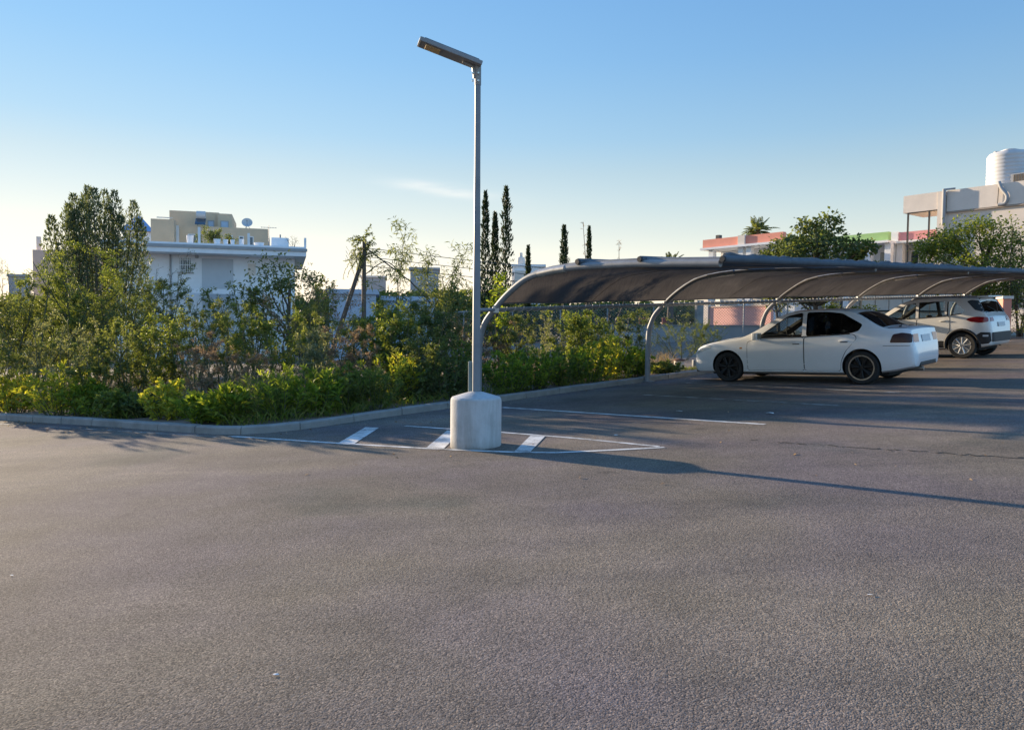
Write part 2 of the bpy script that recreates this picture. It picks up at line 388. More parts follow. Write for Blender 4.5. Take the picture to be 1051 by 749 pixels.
def soil_mat():
    m, nt, b = new_mat('soil')
    a = noise_tex(nt, 0.5, 6, 0.6); c2 = noise_tex(nt, 14, 6, 0.7)
    c = ramp(nt, a.outputs['Fac'], [(0.3, (0.16, 0.115, 0.085)), (0.55, (0.25, 0.175, 0.13)), (0.75, (0.20, 0.16, 0.10))])
    d = ramp(nt, c2.outputs['Fac'], [(0.3, (0.6, 0.6, 0.6)), (0.7, (1.25, 1.25, 1.25))])
    x = nt.nodes.new('ShaderNodeMix'); x.data_type = 'RGBA'; x.blend_type = 'MULTIPLY'; x.inputs['Factor'].default_value = 1; x.clamp_result = False
    nt.links.new(c, x.inputs['A']); nt.links.new(d, x.inputs['B']); nt.links.new(x.outputs['Result'], b.inputs['Base Color'])
    b.inputs['Roughness'].default_value = 0.95
    bp = nt.nodes.new('ShaderNodeBump'); bp.inputs['Strength'].default_value = 0.5; bp.inputs['Distance'].default_value = 0.03
    nt.links.new(c2.outputs['Fac'], bp.inputs['Height']); nt.links.new(bp.outputs['Normal'], b.inputs['Normal'])
    return m
M['soil'] = soil_mat()

def sheet(name, xs, ys, dz, mat):
    X, Y = np.meshgrid(np.array(xs, float), np.array(ys, float))
    Z = GX * 60 * np.tanh(X / 60) + GY * 80 * np.tanh(Y / 80) + dz
    V = np.stack([X, Y, Z], -1).reshape(-1, 3); nx, ny = len(xs), len(ys)
    i = np.arange((ny - 1) * (nx - 1)); r, c = i // (nx - 1), i % (nx - 1)
    a = r * nx + c
    Fc = np.stack([a, a + 1, a + nx + 1, a + nx], -1)
    o = np_mesh(name, V, Fc, mat); tag(o, kind='structure'); return o
gx_ = sorted(set([-1800, -900, -450, -250, -160] + list(range(-120, 121, 5)) + [160, 250, 450, 900, 1800]))
gy_ = sorted(set([-900, -450, -250, -120] + list(range(-60, 161, 5)) + [250, 450, 900, 2400]))
sheet('ground', gx_, gy_, -0.06, M['soil'])
sheet('parking_lot', np.arange(-45, 66, 1.5), np.arange(-12, 61, 1.5), 0.0, M['asphalt'])

# ------------------------------------------------------------------ kerb and planting bed
kp = [gnd(*p) for p in ((0, 431), (120, 438.5), (225, 446.3))]
L0 = kp[0]; dl = (kp[0] - kp[2]).normalized()
kerb_pts = [L0 + dl * 34, L0 + dl * 20, L0 + dl * 8, kp[0], kp[1], kp[2]] + [gnd(*p) for p in ((252, 447.6), (283, 444.6), (317, 440.2), (400, 427.3), (515, 412.2), (620, 397.6), (664, 391.5))]
e0 = kerb_pts[-1]; CDIR = Vector((0.737, 0.676, 0)).normalized()
kerb_pts += [e0 + CDIR * t for t in (5, 10, 18, 28, 40)]
kerb_pts = [Vector((p.x, p.y, 0)) for p in kerb_pts]
def resample(pts, step):
    out = [pts[0].copy()]; acc = 0.0
    for a, b in zip(pts[:-1], pts[1:]):
        L = (b - a).length; t = step - acc
        while t <= L:
            out.append(a + (b - a) * (t / L)); t += step
        acc = L - (t - step)
    out.append(pts[-1].copy()); return out
kr = resample(kerb_pts, 0.45)
for _ in range(2):
    kr = [kr[0]] + [(kr[i - 1] + kr[i] * 2 + kr[i + 1]) / 4 for i in range(1, len(kr) - 1)] + [kr[-1]]
def knorm(i):  # towards the planting bed
    t = (kr[min(i + 1, len(kr) - 1)] - kr[max(i - 1, 0)]).normalized()
    return Vector((-t.y, t.x, 0))
kb = MB(); random.seed(3)
prof = [(0.0, -0.05), (0.005, 0.085), (0.022, 0.105), (0.115, 0.108), (0.125, 0.10), (0.125, -0.05)]
i = 0
while i < len(kr) - 2:
    seg = [i, i + 1, i + 2]; dzj = random.uniform(-0.006, 0.006); dyj = random.uniform(-0.006, 0.006)
    rings = []
    for j, q in enumerate(seg):
        p = kr[q].copy(); n = knorm(q); t = Vector((n.y, -n.x, 0))
        if j == 0: p += t * 0.006
        if j == 2: p -= t * 0.006
        rings.append([onp(*(p + n * (o + dyj)).xy, z + dzj) for o, z in prof])
    m = len(prof)
    vs = [v for r in rings for v in r]
    fs = [(a * m + k, a * m + (k + 1) % m, (a + 1) * m + (k + 1) % m, (a + 1) * m + k) for a in range(2) for k in range(m)]
    fs += [tuple(range(m)), tuple(2 * m + k for k in range(m - 1, -1, -1))]
    kb.add(vs, fs); i += 2
tag(kb.build('kerb', M['kerb'], smooth=30), kind='structure')
DB = Vector((-0.30, 0.954, 0))
def bed_pts(ts):
    V = []
    for t in ts:
        for q in range(len(kr)):
            n = knorm(q); p = kr[q] + n * 0.10 + DB * t
            h = 0.06 if t < 0.01 else 0.06 + 0.05 * mnoise.noise(Vector((p.x * 0.6, p.y * 0.6, 0)))
            V.append(onp(p.x, p.y, h))
    return V
ts = [0, 0.4, 0.9, 1.5, 2.2, 3, 4, 5, 6.5, 8, 10, 12, 15, 18, 22, 26, 31]
V = np.array([v[:] for v in bed_pts(ts)]); nx = len(kr)
ii = np.arange((len(ts) - 1) * (nx - 1)); rr_, cc_ = ii // (nx - 1), ii % (nx - 1); a_ = rr_ * nx + cc_
tag(np_mesh('planting_bed', V, np.stack([a_, a_ + 1, a_ + nx + 1, a_ + nx], -1), M['soil'], smooth=True), kind='structure')

# ------------------------------------------------------------------ painted markings
def strip(mb, pts, w, dz=0.004, step=0.4):
    pts = resample([Vector((p.x, p.y, 0)) for p in pts], step)
    if len(pts) > 3 and (pts[-1] - pts[-2]).length < 1e-4: pts.pop(-2)
    L, Rr = [], []
    for i, p in enumerate(pts):
        t = (pts[min(i + 1, len(pts) - 1)] - pts[max(i - 1, 0)]).normalized(); n = Vector((-t.y, t.x, 0)) * w / 2
        jw = 1 + 0.12 * mnoise.noise(Vector((p.x * 3, p.y * 3, 1)))
        L.append(onp(*(p + n * jw).xy, dz)); Rr.append(onp(*(p - n * jw).xy, dz))
    k = len(pts)
    mb.add(L + Rr, [(i, i + 1, k + i + 1, k + i) for i in range(k - 1)])
mk = MB()
strip(mk, [gnd(*p) for p in ((236, 447.8), (262, 449.3), (350, 455.2), (440, 460.4), (487, 462.6), (530, 464.3), (572, 464.6), (620, 462.4), (682, 459.2))], 0.07)
tag(mk.build('island_outer_line', M['white_paint']), kind='structure')
mk = MB(); strip(mk, [gnd(*p) for p in ((416, 437.2), (460, 440.2), (513, 443.6), (600, 450.6), (676, 458.4))], 0.06)
tag(mk.build('island_inner_line', M['white_paint']), kind='structure')
for q in (((347, 455), (363, 456), (389, 439.2), (375, 438.6)), ((437, 460), (455, 461), (474, 443), (459, 442)), ((527, 464.5), (543.5, 464.8), (559.5, 448), (544.5, 447.2))):
    mk = MB(); mk.add([onp(*gnd(*p).xy, 0.0055) for p in q], [(0, 1, 2, 3)])
    tag(mk.build('hatch_stripe', M['white_paint']), kind='structure')
for a, b in (((516, 418.2), (785, 435.6)), ((660, 405.2), (862, 416.5)), ((704, 393), (924, 403))):
    mk = MB(); strip(mk, [gnd(*a), gnd(*b)], 0.085)
    tag(mk.build('bay_line', M['white_paint'] if a[0] == 516 else M['worn_paint']), kind='structure')
mk = MB(); strip(mk, [gnd(-60, 431.5), gnd(0, 435), gnd(120, 442.2), gnd(222, 448.6)], 0.035)
tag(mk.build('kerb_edge_line', M['worn_paint']), kind='structure')
# crack between two asphalt lifts
M['crack'] = mat_rough('asphalt_crack', (0.022, 0.021, 0.02), 0.2, 0.95, 10)
mk = MB(); rng = random.Random(5)
a, b = gnd(770, 452), gnd(1060, 471); pts = []
for k in range(60):
    t = k / 59; p = a.lerp(b, t); pts.append(Vector((p.x + rng.uniform(-.03, .03), p.y + rng.uniform(-.05, .05), 0)))
for q in range(58):
    if rng.random() < 0.7: strip(mk, pts[q:q + 2], rng.uniform(0.012, 0.04), 0.003, 1.0)
tag(mk.build('asphalt_crack', M['crack']), kind='structure')
# ------------------------------------------------------------------ street lamp
lb = gnd(487, 461.5); lb = Vector((lb.x, lb.y + 0.27, 0)); lb.z = gz(lb.x, lb.y)
lamp = empty('street_lamp', lb, 0, 'grey solar street lamp on a thick round concrete footing with tilted flat lamp head', 'street lamp')
mb = MB(); mb.lathe([(0.0, -0.08), (0.277, -0.08), (0.281, 0.02), (0.280, 0.50), (0.276, 0.525), (0.262, 0.542), (0.15, 0.577), (0.075, 0.598), (0.055, 0.603), (0.0, 0.603)], 56)
for i, v in enumerate(mb.v):
    v = Vector(v); k = 0.006 * mnoise.noise(v * 3.0)
    mb.v[i] = (v.x * (1 + k * 2), v.y * (1 + k * 2), v.z)
mb.build('footing', M['concrete'], lamp, smooth=22)
LH = 4.075
mb = MB()
h0, h1 = 0.041, 0.030
rm = Matrix.Rotation(R(9), 3, 'Z')
def sq(h, z, r=0.010):
    out = []
    for cx, cy in ((1, 1), (-1, 1), (-1, -1), (1, -1)):
        for k in range(3):
            an = math.atan2(cy, cx) + (k - 1) * PI / 4
            out.append(rm @ Vector((cx * (h - r) + r * math.cos(an), cy * (h - r) + r * math.sin(an), z)))
    return out
rings = [sq(h0, 0.58), sq(h0 * 0.97, 1.5), sq(h1 * 1.05, 3.0), sq(h1, LH)]
k = len(rings[0])
mb.add([v for r in rings for v in r], [(a * k + i, a * k + (i + 1) % k, (a + 1) * k + (i + 1) % k, (a + 1) * k + i) for a in range(3) for i in range(k)] + [tuple(range(3 * k, 4 * k)), tuple(range(k - 1, -1, -1))])
mb.build('pole', mat_rough('pole_steel', (0.19, 0.20, 0.215), 0.10, 0.5, 6, 0.0, stain=(0.15, 0.155, 0.165)), lamp, smooth=25)
# head: flat box tilted up, pointing left and a little towards the viewer
hd = Vector((-0.90, -0.24, 0.265)).normalized()
hs = Vector((0, 0, 1)).cross(hd).normalized(); hu = hd.cross(hs).normalized()
HM = Matrix((hd, hs, hu)).transposed()
hp = Vector((0.015, 0, LH + 0.05))
mb = MB(); mb.box(hp + hd * 0.33, (0.69, 0.20, 0.046), m=HM)
head = mb.build('lamp_head', M['galv'], lamp, bevel=0.008)
mb = MB(); mb.box(hp + hd * 0.33 + hu * 0.026, (0.60, 0.185, 0.008), m=HM)
mb.build('solar_panel', mat_rough('solar_cells', (0.02, 0.03, 0.06), 0.2, 0.15, 20, spec=0.8), head)
mb = MB(); mb.box(hp + hd * 0.52 - hu * 0.026, (0.16, 0.12, 0.012), m=HM)
mb.build('led_lens', mat_rough('led_lens', (0.55, 0.38, 0.18), 0.2, 0.3, 30), head, bevel=0.004)
mb = MB(); mb.box(hp + hd * 0.678, (0.006, 0.19, 0.042), m=HM)
mb.build('end_cap', mat_rough('sunlit_end_cap', (0.72, 0.70, 0.62), 0.05, 0.5, 6), head)  # pale colour puts sunlight on the head's end face into the paint
mb = MB()
mb.tube([Vector((0, 0, LH - 0.16)), Vector((0, 0, LH + 0.04))], 0.037, 14)
mb.tube([Vector((-0.03, -0.01, LH - 0.09)), hp + hd * 0.06 - hu * 0.04, hp + hd * 0.18 - hu * 0.03], 0.02, 8)
brk = mb.build('bracket', M['steel_brown'], lamp, smooth=40)
zinc = mat_rough('bright_zinc', (0.6, 0.57, 0.5), 0.1, 0.35, 10, metal=0.7)
for z in (-0.13, -0.05):
    for sx in (-1, 1):
        mb = MB(); mb.tube([Vector((0.03 * sx - 0.02, -0.045, LH + z)), Vector((0.03 * sx - 0.02, -0.066, LH + z))], 0.011, 6); mb.build('bolt', zinc, brk)
mb = MB(); mb.box((-0.066, 0.05, 0.75), (0.045, 0.045, 0.36))
mb.build('cable_box', mat_rough('grey_green_box', (0.20, 0.26, 0.25), 0.1, 0.6, 5), lamp, bevel=0.008)

# ------------------------------------------------------------------ carport
e0k = gnd(664.5, 391.8); PB = Vector((e0k.x, e0k.y, 0))
PITCHC = 4.70
ADIR = Vector((CDIR.y, -CDIR.x, 0))
feet = [PB + CDIR * PITCHC * (i - 1) for i in range(6)]
CP = onp(feet[0].x, feet[0].y)
carport = empty('carport', CP, 0, 'long grey carport of curved steel arches with dark shade fabric over the parking bays', 'carport')
arch_sz = [(0.0, -0.03), (0.0, 0.35), (0.004, 0.75), (0.03, 1.08), (0.16, 1.38), (0.42, 1.62), (0.74, 1.86), (1.15, 2.075), (1.55, 2.16), (2.0, 2.195), (2.4, 2.205), (3.4, 2.185), (4.66, 2.12)]
def catmull(pts, n):
    P = [Vector(p) for p in pts]; out = []
    for i in range(len(P) - 1):
        p0, p1, p2, p3 = P[max(i - 1, 0)], P[i], P[i + 1], P[min(i + 2, len(P) - 1)]
        for k in range(n):
            t = k / n
            out.append(0.5 * ((2 * p1) + (p2 - p0) * t + (2 * p0 - 5 * p1 + 4 * p2 - p3) * t * t + (3 * p1 - p0 - 3 * p2 + p3) * t ** 3))
    out.append(P[-1]); return out
asm = catmull([(s, z, 0) for s, z in arch_sz], 5)
def arch_pt(i, s, z):
    f = feet[i] + ADIR * s
    return Vector((f.x, f.y, gz(feet[i].x, feet[i].y) + z + 0.034 * i * min(1, max(0, z))) ) - CP
def arch_z(s):
    for a, b in zip(asm[:-1], asm[1:]):
        if b.x > a.x and a.x <= s <= b.x: return a.y + (b.y - a.y) * (s - a.x) / (b.x - a.x)
    return asm[-1].y
M['fabric'] = None
def fabric_mat():
    m, nt, b = new_mat('shade_fabric')
    a = noise_tex(nt, 1.2, 6, 0.65); w = noise_tex(nt, 60, 3, 0.6)
    c = ramp(nt, a.outputs['Fac'], [(0.3, (0.062, 0.056, 0.054)), (0.55, (0.086, 0.078, 0.074)), (0.75, (0.12, 0.108, 0.10))])
    nt.links.new(c, b.inputs['Base Color']); b.inputs['Roughness'].default_value = 0.9; b.inputs['Specular IOR Level'].default_value = 0.1
    tc = nt.nodes.new('ShaderNodeTexCoord'); mp = nt.nodes.new('ShaderNodeMapping'); mp.inputs['Rotation'].default_value = (0, 0, math.atan2(CDIR.y, CDIR.x)); mp.inputs['Scale'].default_value = (3.2, 0.5, 0.5)
    nt.links.new(tc.outputs['Object'], mp.inputs['Vector']); wr = noise_tex(nt, 1.4, 5, 0.6, vec=mp.outputs['Vector'])
    bp = nt.nodes.new('ShaderNodeBump'); bp.inputs['Strength'].default_value = 0.5; bp.inputs['Distance'].default_value = 0.06
    nt.links.new(wr.outputs['Fac'], bp.inputs['Height']); nt.links.new(bp.outputs['Normal'], b.inputs['Normal'])
    t = nt.nodes.new('ShaderNodeBsdfTranslucent'); nt.links.new(c, t.inputs['Color']); nt.links.new(bp.outputs['Normal'], t.inputs['Normal'])
    ms = nt.nodes.new('ShaderNodeMixShader'); ms.inputs['Fac'].default_value = 0.3
    nt.links.new(b.outputs['BSDF'], ms.inputs[1]); nt.links.new(t.outputs['BSDF'], ms.inputs[2])
    nt.links.new(ms.outputs['Shader'], nt.nodes['Material Output'].inputs['Surface'])
    return m
M['fabric'] = fabric_mat()
M['fabric_roll'] = mat_rough('rolled_fabric', (0.12, 0.13, 0.145), 0.3, 0.95, 9, 0.3, spec=0.1)
for i in range(6):
    mb = MB()
    mb.tube([arch_pt(i, p.x, p.y) for p in asm], [0.056 if p.y < 1.2 and p.x < 0.3 else 0.050 for p in asm], 12)
    ar = mb.build('arch', M['galv'] if i < 2 else M['steel_brown'], carport, smooth=50)
    mb = MB(); mb.box(arch_pt(i, 0, 0.012), (0.22, 0.22, 0.02), rz=math.atan2(CDIR.y, CDIR.x)); mb.build('base_plate', M['galv'], ar)
    mb = MB()
    s0 = 2.02; mb.tube([arch_pt(i, s, arch_z(s) - 0.004) for s in (1.45, 1.75, 2.02)], 0.06, 10)
    mb.build('clamp', mat_rough('arch_clamp_steel', (0.45, 0.42, 0.38), 0.2, 0.4, 12, metal=0.5) if i == 0 else bpy.data.materials['arch_clamp_steel'], ar, smooth=40)
    mb = MB(); mb.box(arch_pt(i, 0.44, 1.61), (0.10, 0.10, 0.12)); mb.build('rail_bracket', bpy.data.materials['arch_clamp_steel'], ar)
def along(i0, t, s, z):
    """point on bay line: t along the carport measured in bays from arch i0"""
    f = feet[0] + CDIR * PITCHC * (i0 + t) + ADIR * s; b0 = feet[0] + CDIR * PITCHC * (i0 + t)
    return Vector((f.x, f.y, gz(b0.x, b0.y) + z + 0.034 * (i0 + t))) - CP
# purlins
M['purlin'] = mat_rough('blue_grey_pipe', (0.085, 0.10, 0.12), 0.15, 0.75, 8, 0.0, spec=0.3, stain=(0.06, 0.06, 0.062))
mb = MB(); mb.tube([along(0, t, 0.44, 1.60) for t in (-0.08, 1, 2, 3, 4, 5.08)], 0.032, 8); mb.build('rear_rail', M['galv'], carport, smooth=50)
mb = MB(); tt = np.linspace(0.02, 4.98, 900)
mb.tube([along(0, t, 0.44 + 0.042 * math.cos(t * 150), 1.60 + 0.042 * math.sin(t * 150)) for t in tt], 0.006, 4)
mb.build('lacing_cord', mat_rough('pale_cord', (0.55, 0.53, 0.48), 0.1, 0.8, 5), carport)
for s, t0, dz, r in ((2.32, -0.012, 0.07, 0.05), (3.45, -0.01, 0.06, 0.045), (4.72, -0.008, 0.045, 0.046)):
    mb = MB(); mb.tube([along(0, t, s, arch_z(s) + dz) for t in (t0, 1, 2, 3, 4, 5, 5.4)], r, 12)
    p = mb.build('purlin', M['purlin'], carport, smooth=50)
    mb = MB()
    mb.tube([along(0, t0 - 0.006, s, arch_z(s) + dz), along(0, t0 + 0.004, s, arch_z(s) + dz)], r * 0.8, 12); mb.build('pipe_end_shade', M['dark'], p)  # dark plug paints in the shade inside the pipe mouth
# fabric panels, one per bay, sagging between arches, clipped to the front purlin
ss = [0.47, 0.6, 0.74, 0.92, 1.15, 1.4, 1.7, 2.02, 2.4, 2.9, 3.42, 4.0, 4.66]
for i in range(5):
    vs = []; nU = 15
    for s in ss:
        for u in range(nU):
            t = 0.012 + 0.976 * u / (nU - 1)
            x = (s - ss[0]) / (ss[-1] - ss[0])
            sag = -0.05 * math.sin(PI * t) * math.sin(PI * x) - 0.012 * math.sin(2 * PI * t * 3) * math.sin(PI * x)
            sag += 0.02 * mnoise.noise(Vector((t * 4 + i * 9, s * 2, 0)))
            vs.append(along(i, t, s + 0.25 * sag, arch_z(s) + 0.035 + sag))
    nS = len(ss)
    fs = [(a * nU + u, a * nU + u + 1, (a + 1) * nU + u + 1, (a + 1) * nU + u) for a in range(nS - 1) for u in range(nU - 1)]
    mb = MB(); mb.add(vs, fs); c = mb.build('canopy_panel', M['fabric'], carport, smooth=80)
    # sewn seams across the panel
    mb = MB(); mb.tube([vs[a * nU + 7] - Vector((0, 0, .001)) for a in range(nS)], 0.004, 4); mb.build('seam', M['fabric'], c, smooth=60)
    # bound hem along the rear and front edges
    mb = MB()
    for row in (0, nS - 1): mb.tube([vs[row * nU + u] for u in range(nU)], 0.014, 6)
    mb.build('hem', mat_rough('fabric_hem', (0.16, 0.155, 0.15), 0.1, 0.9, 8) if i == 0 else bpy.data.materials['fabric_hem'], c, smooth=60)
    # spare fabric rolled and tied over the front purlin, uneven
    rr_ = random.Random(40 + i); n_ = 34; pts_, rad_ = [], []
    for k in range(n_):
        t = .02 + .96 * k / (n_ - 1); pts_.append(along(i, t, 4.66 + rr_.uniform(-.015, .015), arch_z(4.66) + .085 + rr_.uniform(-.014, .02))); rad_.append((.026 + .022 * rr_.random()) * (.55 if k % 8 == 4 else 1))
    mb = MB(); mb.tube(pts_, rad_, 8); mb.build('rolled_edge', M['fabric_roll'], c, smooth=60)
    # rolled spare fabric edge lashed along the arch side
    mb = MB(); mb.tube([along(i, 0.012, s, arch_z(s) + 0.05) for s in ss], 0.03, 8)
    mb.build('lashed_edge', M['galv_dark'], c, smooth=60)
# ------------------------------------------------------------------ cars
def pchip(xs, ys):
    xs = np.array(xs, float); ys = np.array(ys, float); h = np.diff(xs); d = np.diff(ys) / h
    m = np.zeros(len(xs)); m[0], m[-1] = d[0], d[-1]
    for k in range(1, len(xs) - 1):
        if d[k - 1] * d[k] > 0:
            w1, w2 = 2 * h[k] + h[k - 1], h[k] + 2 * h[k - 1]; m[k] = (w1 + w2) / (w1 / d[k - 1] + w2 / d[k])
    def f(x):
        x = min(max(x, xs[0]), xs[-1]); k = min(int(np.searchsorted(xs, x, 'right')) - 1, len(h) - 1)
        t = (x - xs[k]) / h[k]; t2, t3 = t * t, t * t * t
        return float(ys[k] * (2 * t3 - 3 * t2 + 1) + h[k] * m[k] * (t3 - 2 * t2 + t) + ys[k + 1] * (-2 * t3 + 3 * t2) + h[k] * m[k + 1] * (t3 - t2))
    return f
FR = (0, .05, .14, .28, .45, .62, .78, .90, 1.0)
FY = (.86, .935, .965, .985, .998, 1.0, .995, .982, .965)
class Car:
    def __init__(s, **k):
        s.__dict__.update(k)
        for n in ('top', 'bot', 'hw', 'belt', 'crown'):
            a = getattr(s, n); setattr(s, n, pchip(*zip(*a)))
    def params(s, x):
        zb, zt, h, cr = s.bot(x), s.top(x), s.hw(x), s.crown(x)
        ze = zt - cr; zbel = min(s.belt(x), ze - 0.014)
        yb = h * .965; ye = yb - 0.022 - s.tum * max(0, ze - zbel - 0.02)
        return zb, zt, h, cr, ze, zbel, yb, ye
    def half(s, x):
        zb, zt, h, cr, ze, zbel, yb, ye = s.params(x)
        pts = [(0, zb), (h * .5, zb)]
        for f, y in zip(FR, FY): pts.append((h * y, zb + (zbel - zb) * f))
        for k in range(1, 8):
            t = k / 7; bul = 0.012 * math.sin(PI * t) * min(1, (ze - zbel) / 0.3)
            pts.append((yb + (ye - yb) * t + bul, zbel + (ze - zbel) * t))
        for fy in (.975, .93, .84, .65, .43, .21, 0):
            pts.append((ye * fy, ze + cr * (1 - fy ** 2.4)))
        return pts
    def side_y(s, x, z):
        p = s.half(x)[1:-6]
        for a, b in zip(p[:-1], p[1:]):
            if a[1] <= z <= b[1] and b[1] > a[1]: return a[0] + (b[0] - a[0]) * (z - a[1]) / (b[1] - a[1])
        return p[-1][0] if z > p[-1][1] else p[0][0]
    def top_z(s, x, y):
        zb, zt, h, cr, ze, zbel, yb, ye = s.params(x)
        return ze + cr * (1 - min(1, abs(y) / ye) ** 2.4)
    def inside(s, x, y, z):
        if x < s.x0 or x > s.x1: return False
        zb, zt, h, cr, ze, zbel, yb, ye = s.params(x)
        if z < zb or z > s.top_z(x, y): return False
        return abs(y) <= s.side_y(x, z)
    def end_x(s, y, z, rear=True):
        a = s.x0 if rear else s.x1; st = 0.03 if rear else -0.03; x = a
        for _ in range(60):
            if s.inside(x, y, z): break
            x += st
        lo, hi = x - st, x
        for _ in range(18):
            m = (lo + hi) / 2
            if s.inside(m, y, z): hi = m
            else: lo = m
        return hi
    def loft(s, name, mat, xs, half=None, parent=None):
        half = half or s.half
        rows = []
        for x in xs:
            p = half(x); full = [(x, y, z) for y, z in p] + [(x, -y, z) for y, z in p[-2:0:-1]]
            rows.append(full)
        k = len(rows[0]); vs = [v for r in rows for v in r]
        fs = [(a * k + i, a * k + (i + 1) % k, (a + 1) * k + (i + 1) % k, (a + 1) * k + i) for a in range(len(xs) - 1) for i in range(k)]
        fs += [tuple(range(k - 1, -1, -1)), tuple((len(xs) - 1) * k + i for i in range(k))]
        me = bpy.data.meshes.new(name); me.from_pydata(vs, [], fs)
        bm = bmesh.new(); bm.from_mesh(me); bmesh.ops.remove_doubles(bm, verts=bm.verts, dist=1e-4)
        bmesh.ops.triangulate(bm, faces=[f for f in bm.faces if len(f.verts) > 4])
        bmesh.ops.recalc_face_normals(bm, faces=bm.faces); bm.to_mesh(me); bm.free()
        return link(name, me, mat, parent)
def boolean(body, cutters):
    for c in cutters:
        md = body.modifiers.new('cut', 'BOOLEAN'); md.operation = 'DIFFERENCE'; md.object = c; md.solver = 'EXACT'
        md.material_mode = 'TRANSFER'
    bpy.context.view_layer.update()
    dg = bpy.context.evaluated_depsgraph_get()
    me = bpy.data.meshes.new_from_object(body.evaluated_get(dg))
    body.modifiers.clear(); old = body.data; body.data = me; me.name = body.name; bpy.data.meshes.remove(old)
    for c in cutters: bpy.data.objects.remove(c, do_unlink=True)
    me.polygons.foreach_set('use_smooth', [True] * len(me.polygons)); me.set_sharp_from_angle(angle=R(32))
def rnd_poly(pts, r, n=4):
    out = []; m = len(pts)
    for i in range(m):
        p = Vector(pts[i]); a = Vector(pts[i - 1]); b = Vector(pts[(i + 1) % m])
        rr = min(r, (a - p).length * .45, (b - p).length * .45)
        q0, q1 = p + (a - p).normalized() * rr, p + (b - p).normalized() * rr
        for k in range(n + 1):
            t = k / n; out.append((q0 * (1 - t) ** 2 + p * 2 * t * (1 - t) + q1 * t * t).to_tuple())
    return out
def patch(name, poly, proj, mat, parent, thick=0.0, step=0.06, smooth=True, flip=None):
    """flat outline (u,v) cut into a fine grid, laid on a surface by proj(u,v)->xyz, given a thickness"""
    bm = bmesh.new(); vs = [bm.verts.new((u, v, 0)) for u, v in poly]; bm.faces.new(vs)
    us = [p[0] for p in poly]; ws = [p[1] for p in poly]
    for ax, lo, hi in ((0, min(us), max(us)), (1, min(ws), max(ws))):
        c = math.ceil(lo / step) * step + 1e-4
        while c < hi - 1e-4:
            no = Vector((1, 0, 0)) if ax == 0 else Vector((0, 1, 0))
            bmesh.ops.bisect_plane(bm, geom=bm.verts[:] + bm.edges[:] + bm.faces[:], plane_co=no * c, plane_no=no); c += step
    for v in bm.verts: v.co = Vector(proj(v.co.x, v.co.y))
    bm.normal_update()
    if thick:
        r = bmesh.ops.solidify(bm, geom=bm.faces[:], thickness=thick)
    bmesh.ops.recalc_face_normals(bm, faces=bm.faces)
    me = bpy.data.meshes.new(name); bm.to_mesh(me); bm.free()
    if smooth:
        me.polygons.foreach_set('use_smooth', [True] * len(me.polygons)); me.set_sharp_from_angle(angle=R(35))
    return link(name, me, mat, parent)

M['white_car'] = mat_paint('white_car_paint', (0.80, 0.81, 0.82), 0.25, 0.6)
M['white_suv'] = mat_paint('white_suv_paint', (0.80, 0.79, 0.77), 0.25, 0.6)
M['glass_clear'] = mat_glass('car_glass', (0.74, 0.78, 0.77))
M['glass_dark'] = mat_glass('car_glass_tinted', (0.035, 0.04, 0.045))
M['interior'] = mat_rough('car_interior', (0.045, 0.043, 0.042), 0.2, 0.8, 8)
M['seat'] = mat_rough('seat_cloth', (0.09, 0.085, 0.08), 0.2, 0.9, 12)
M['wellblack'] = mat_rough('wheel_well', (0.012, 0.012, 0.012), 0.1, 0.9, 8)
M['lamp_red'] = mat_rough('tail_lamp_red', (0.30, 0.012, 0.015), 0.1, 0.12, 20, spec=0.7)
M['lamp_dark'] = mat_rough('tail_lamp_smoked', (0.040, 0.012, 0.016), 0.1, 0.25, 20, spec=0.35)
M['lamp_clear'] = mat_rough('head_lamp', (0.50, 0.50, 0.48), 0.1, 0.1, 20, spec=0.7)
M['plate'] = mat_rough('number_plate', (0.55, 0.56, 0.58), 0.05, 0.4, 10)
M['rim_silver'] = mat_rough('alloy_silver', (0.55, 0.55, 0.55), 0.06, 0.3, 8, metal=0.6)
M['rim_black'] = mat_rough('alloy_black', (0.011, 0.011, 0.012), 0.1, 0.5, 8, metal=0.2)
M['chrome'] = mat_rough('bare_rim_lip', (0.30, 0.27, 0.23), 0.1, 0.35, 8, metal=0.7)

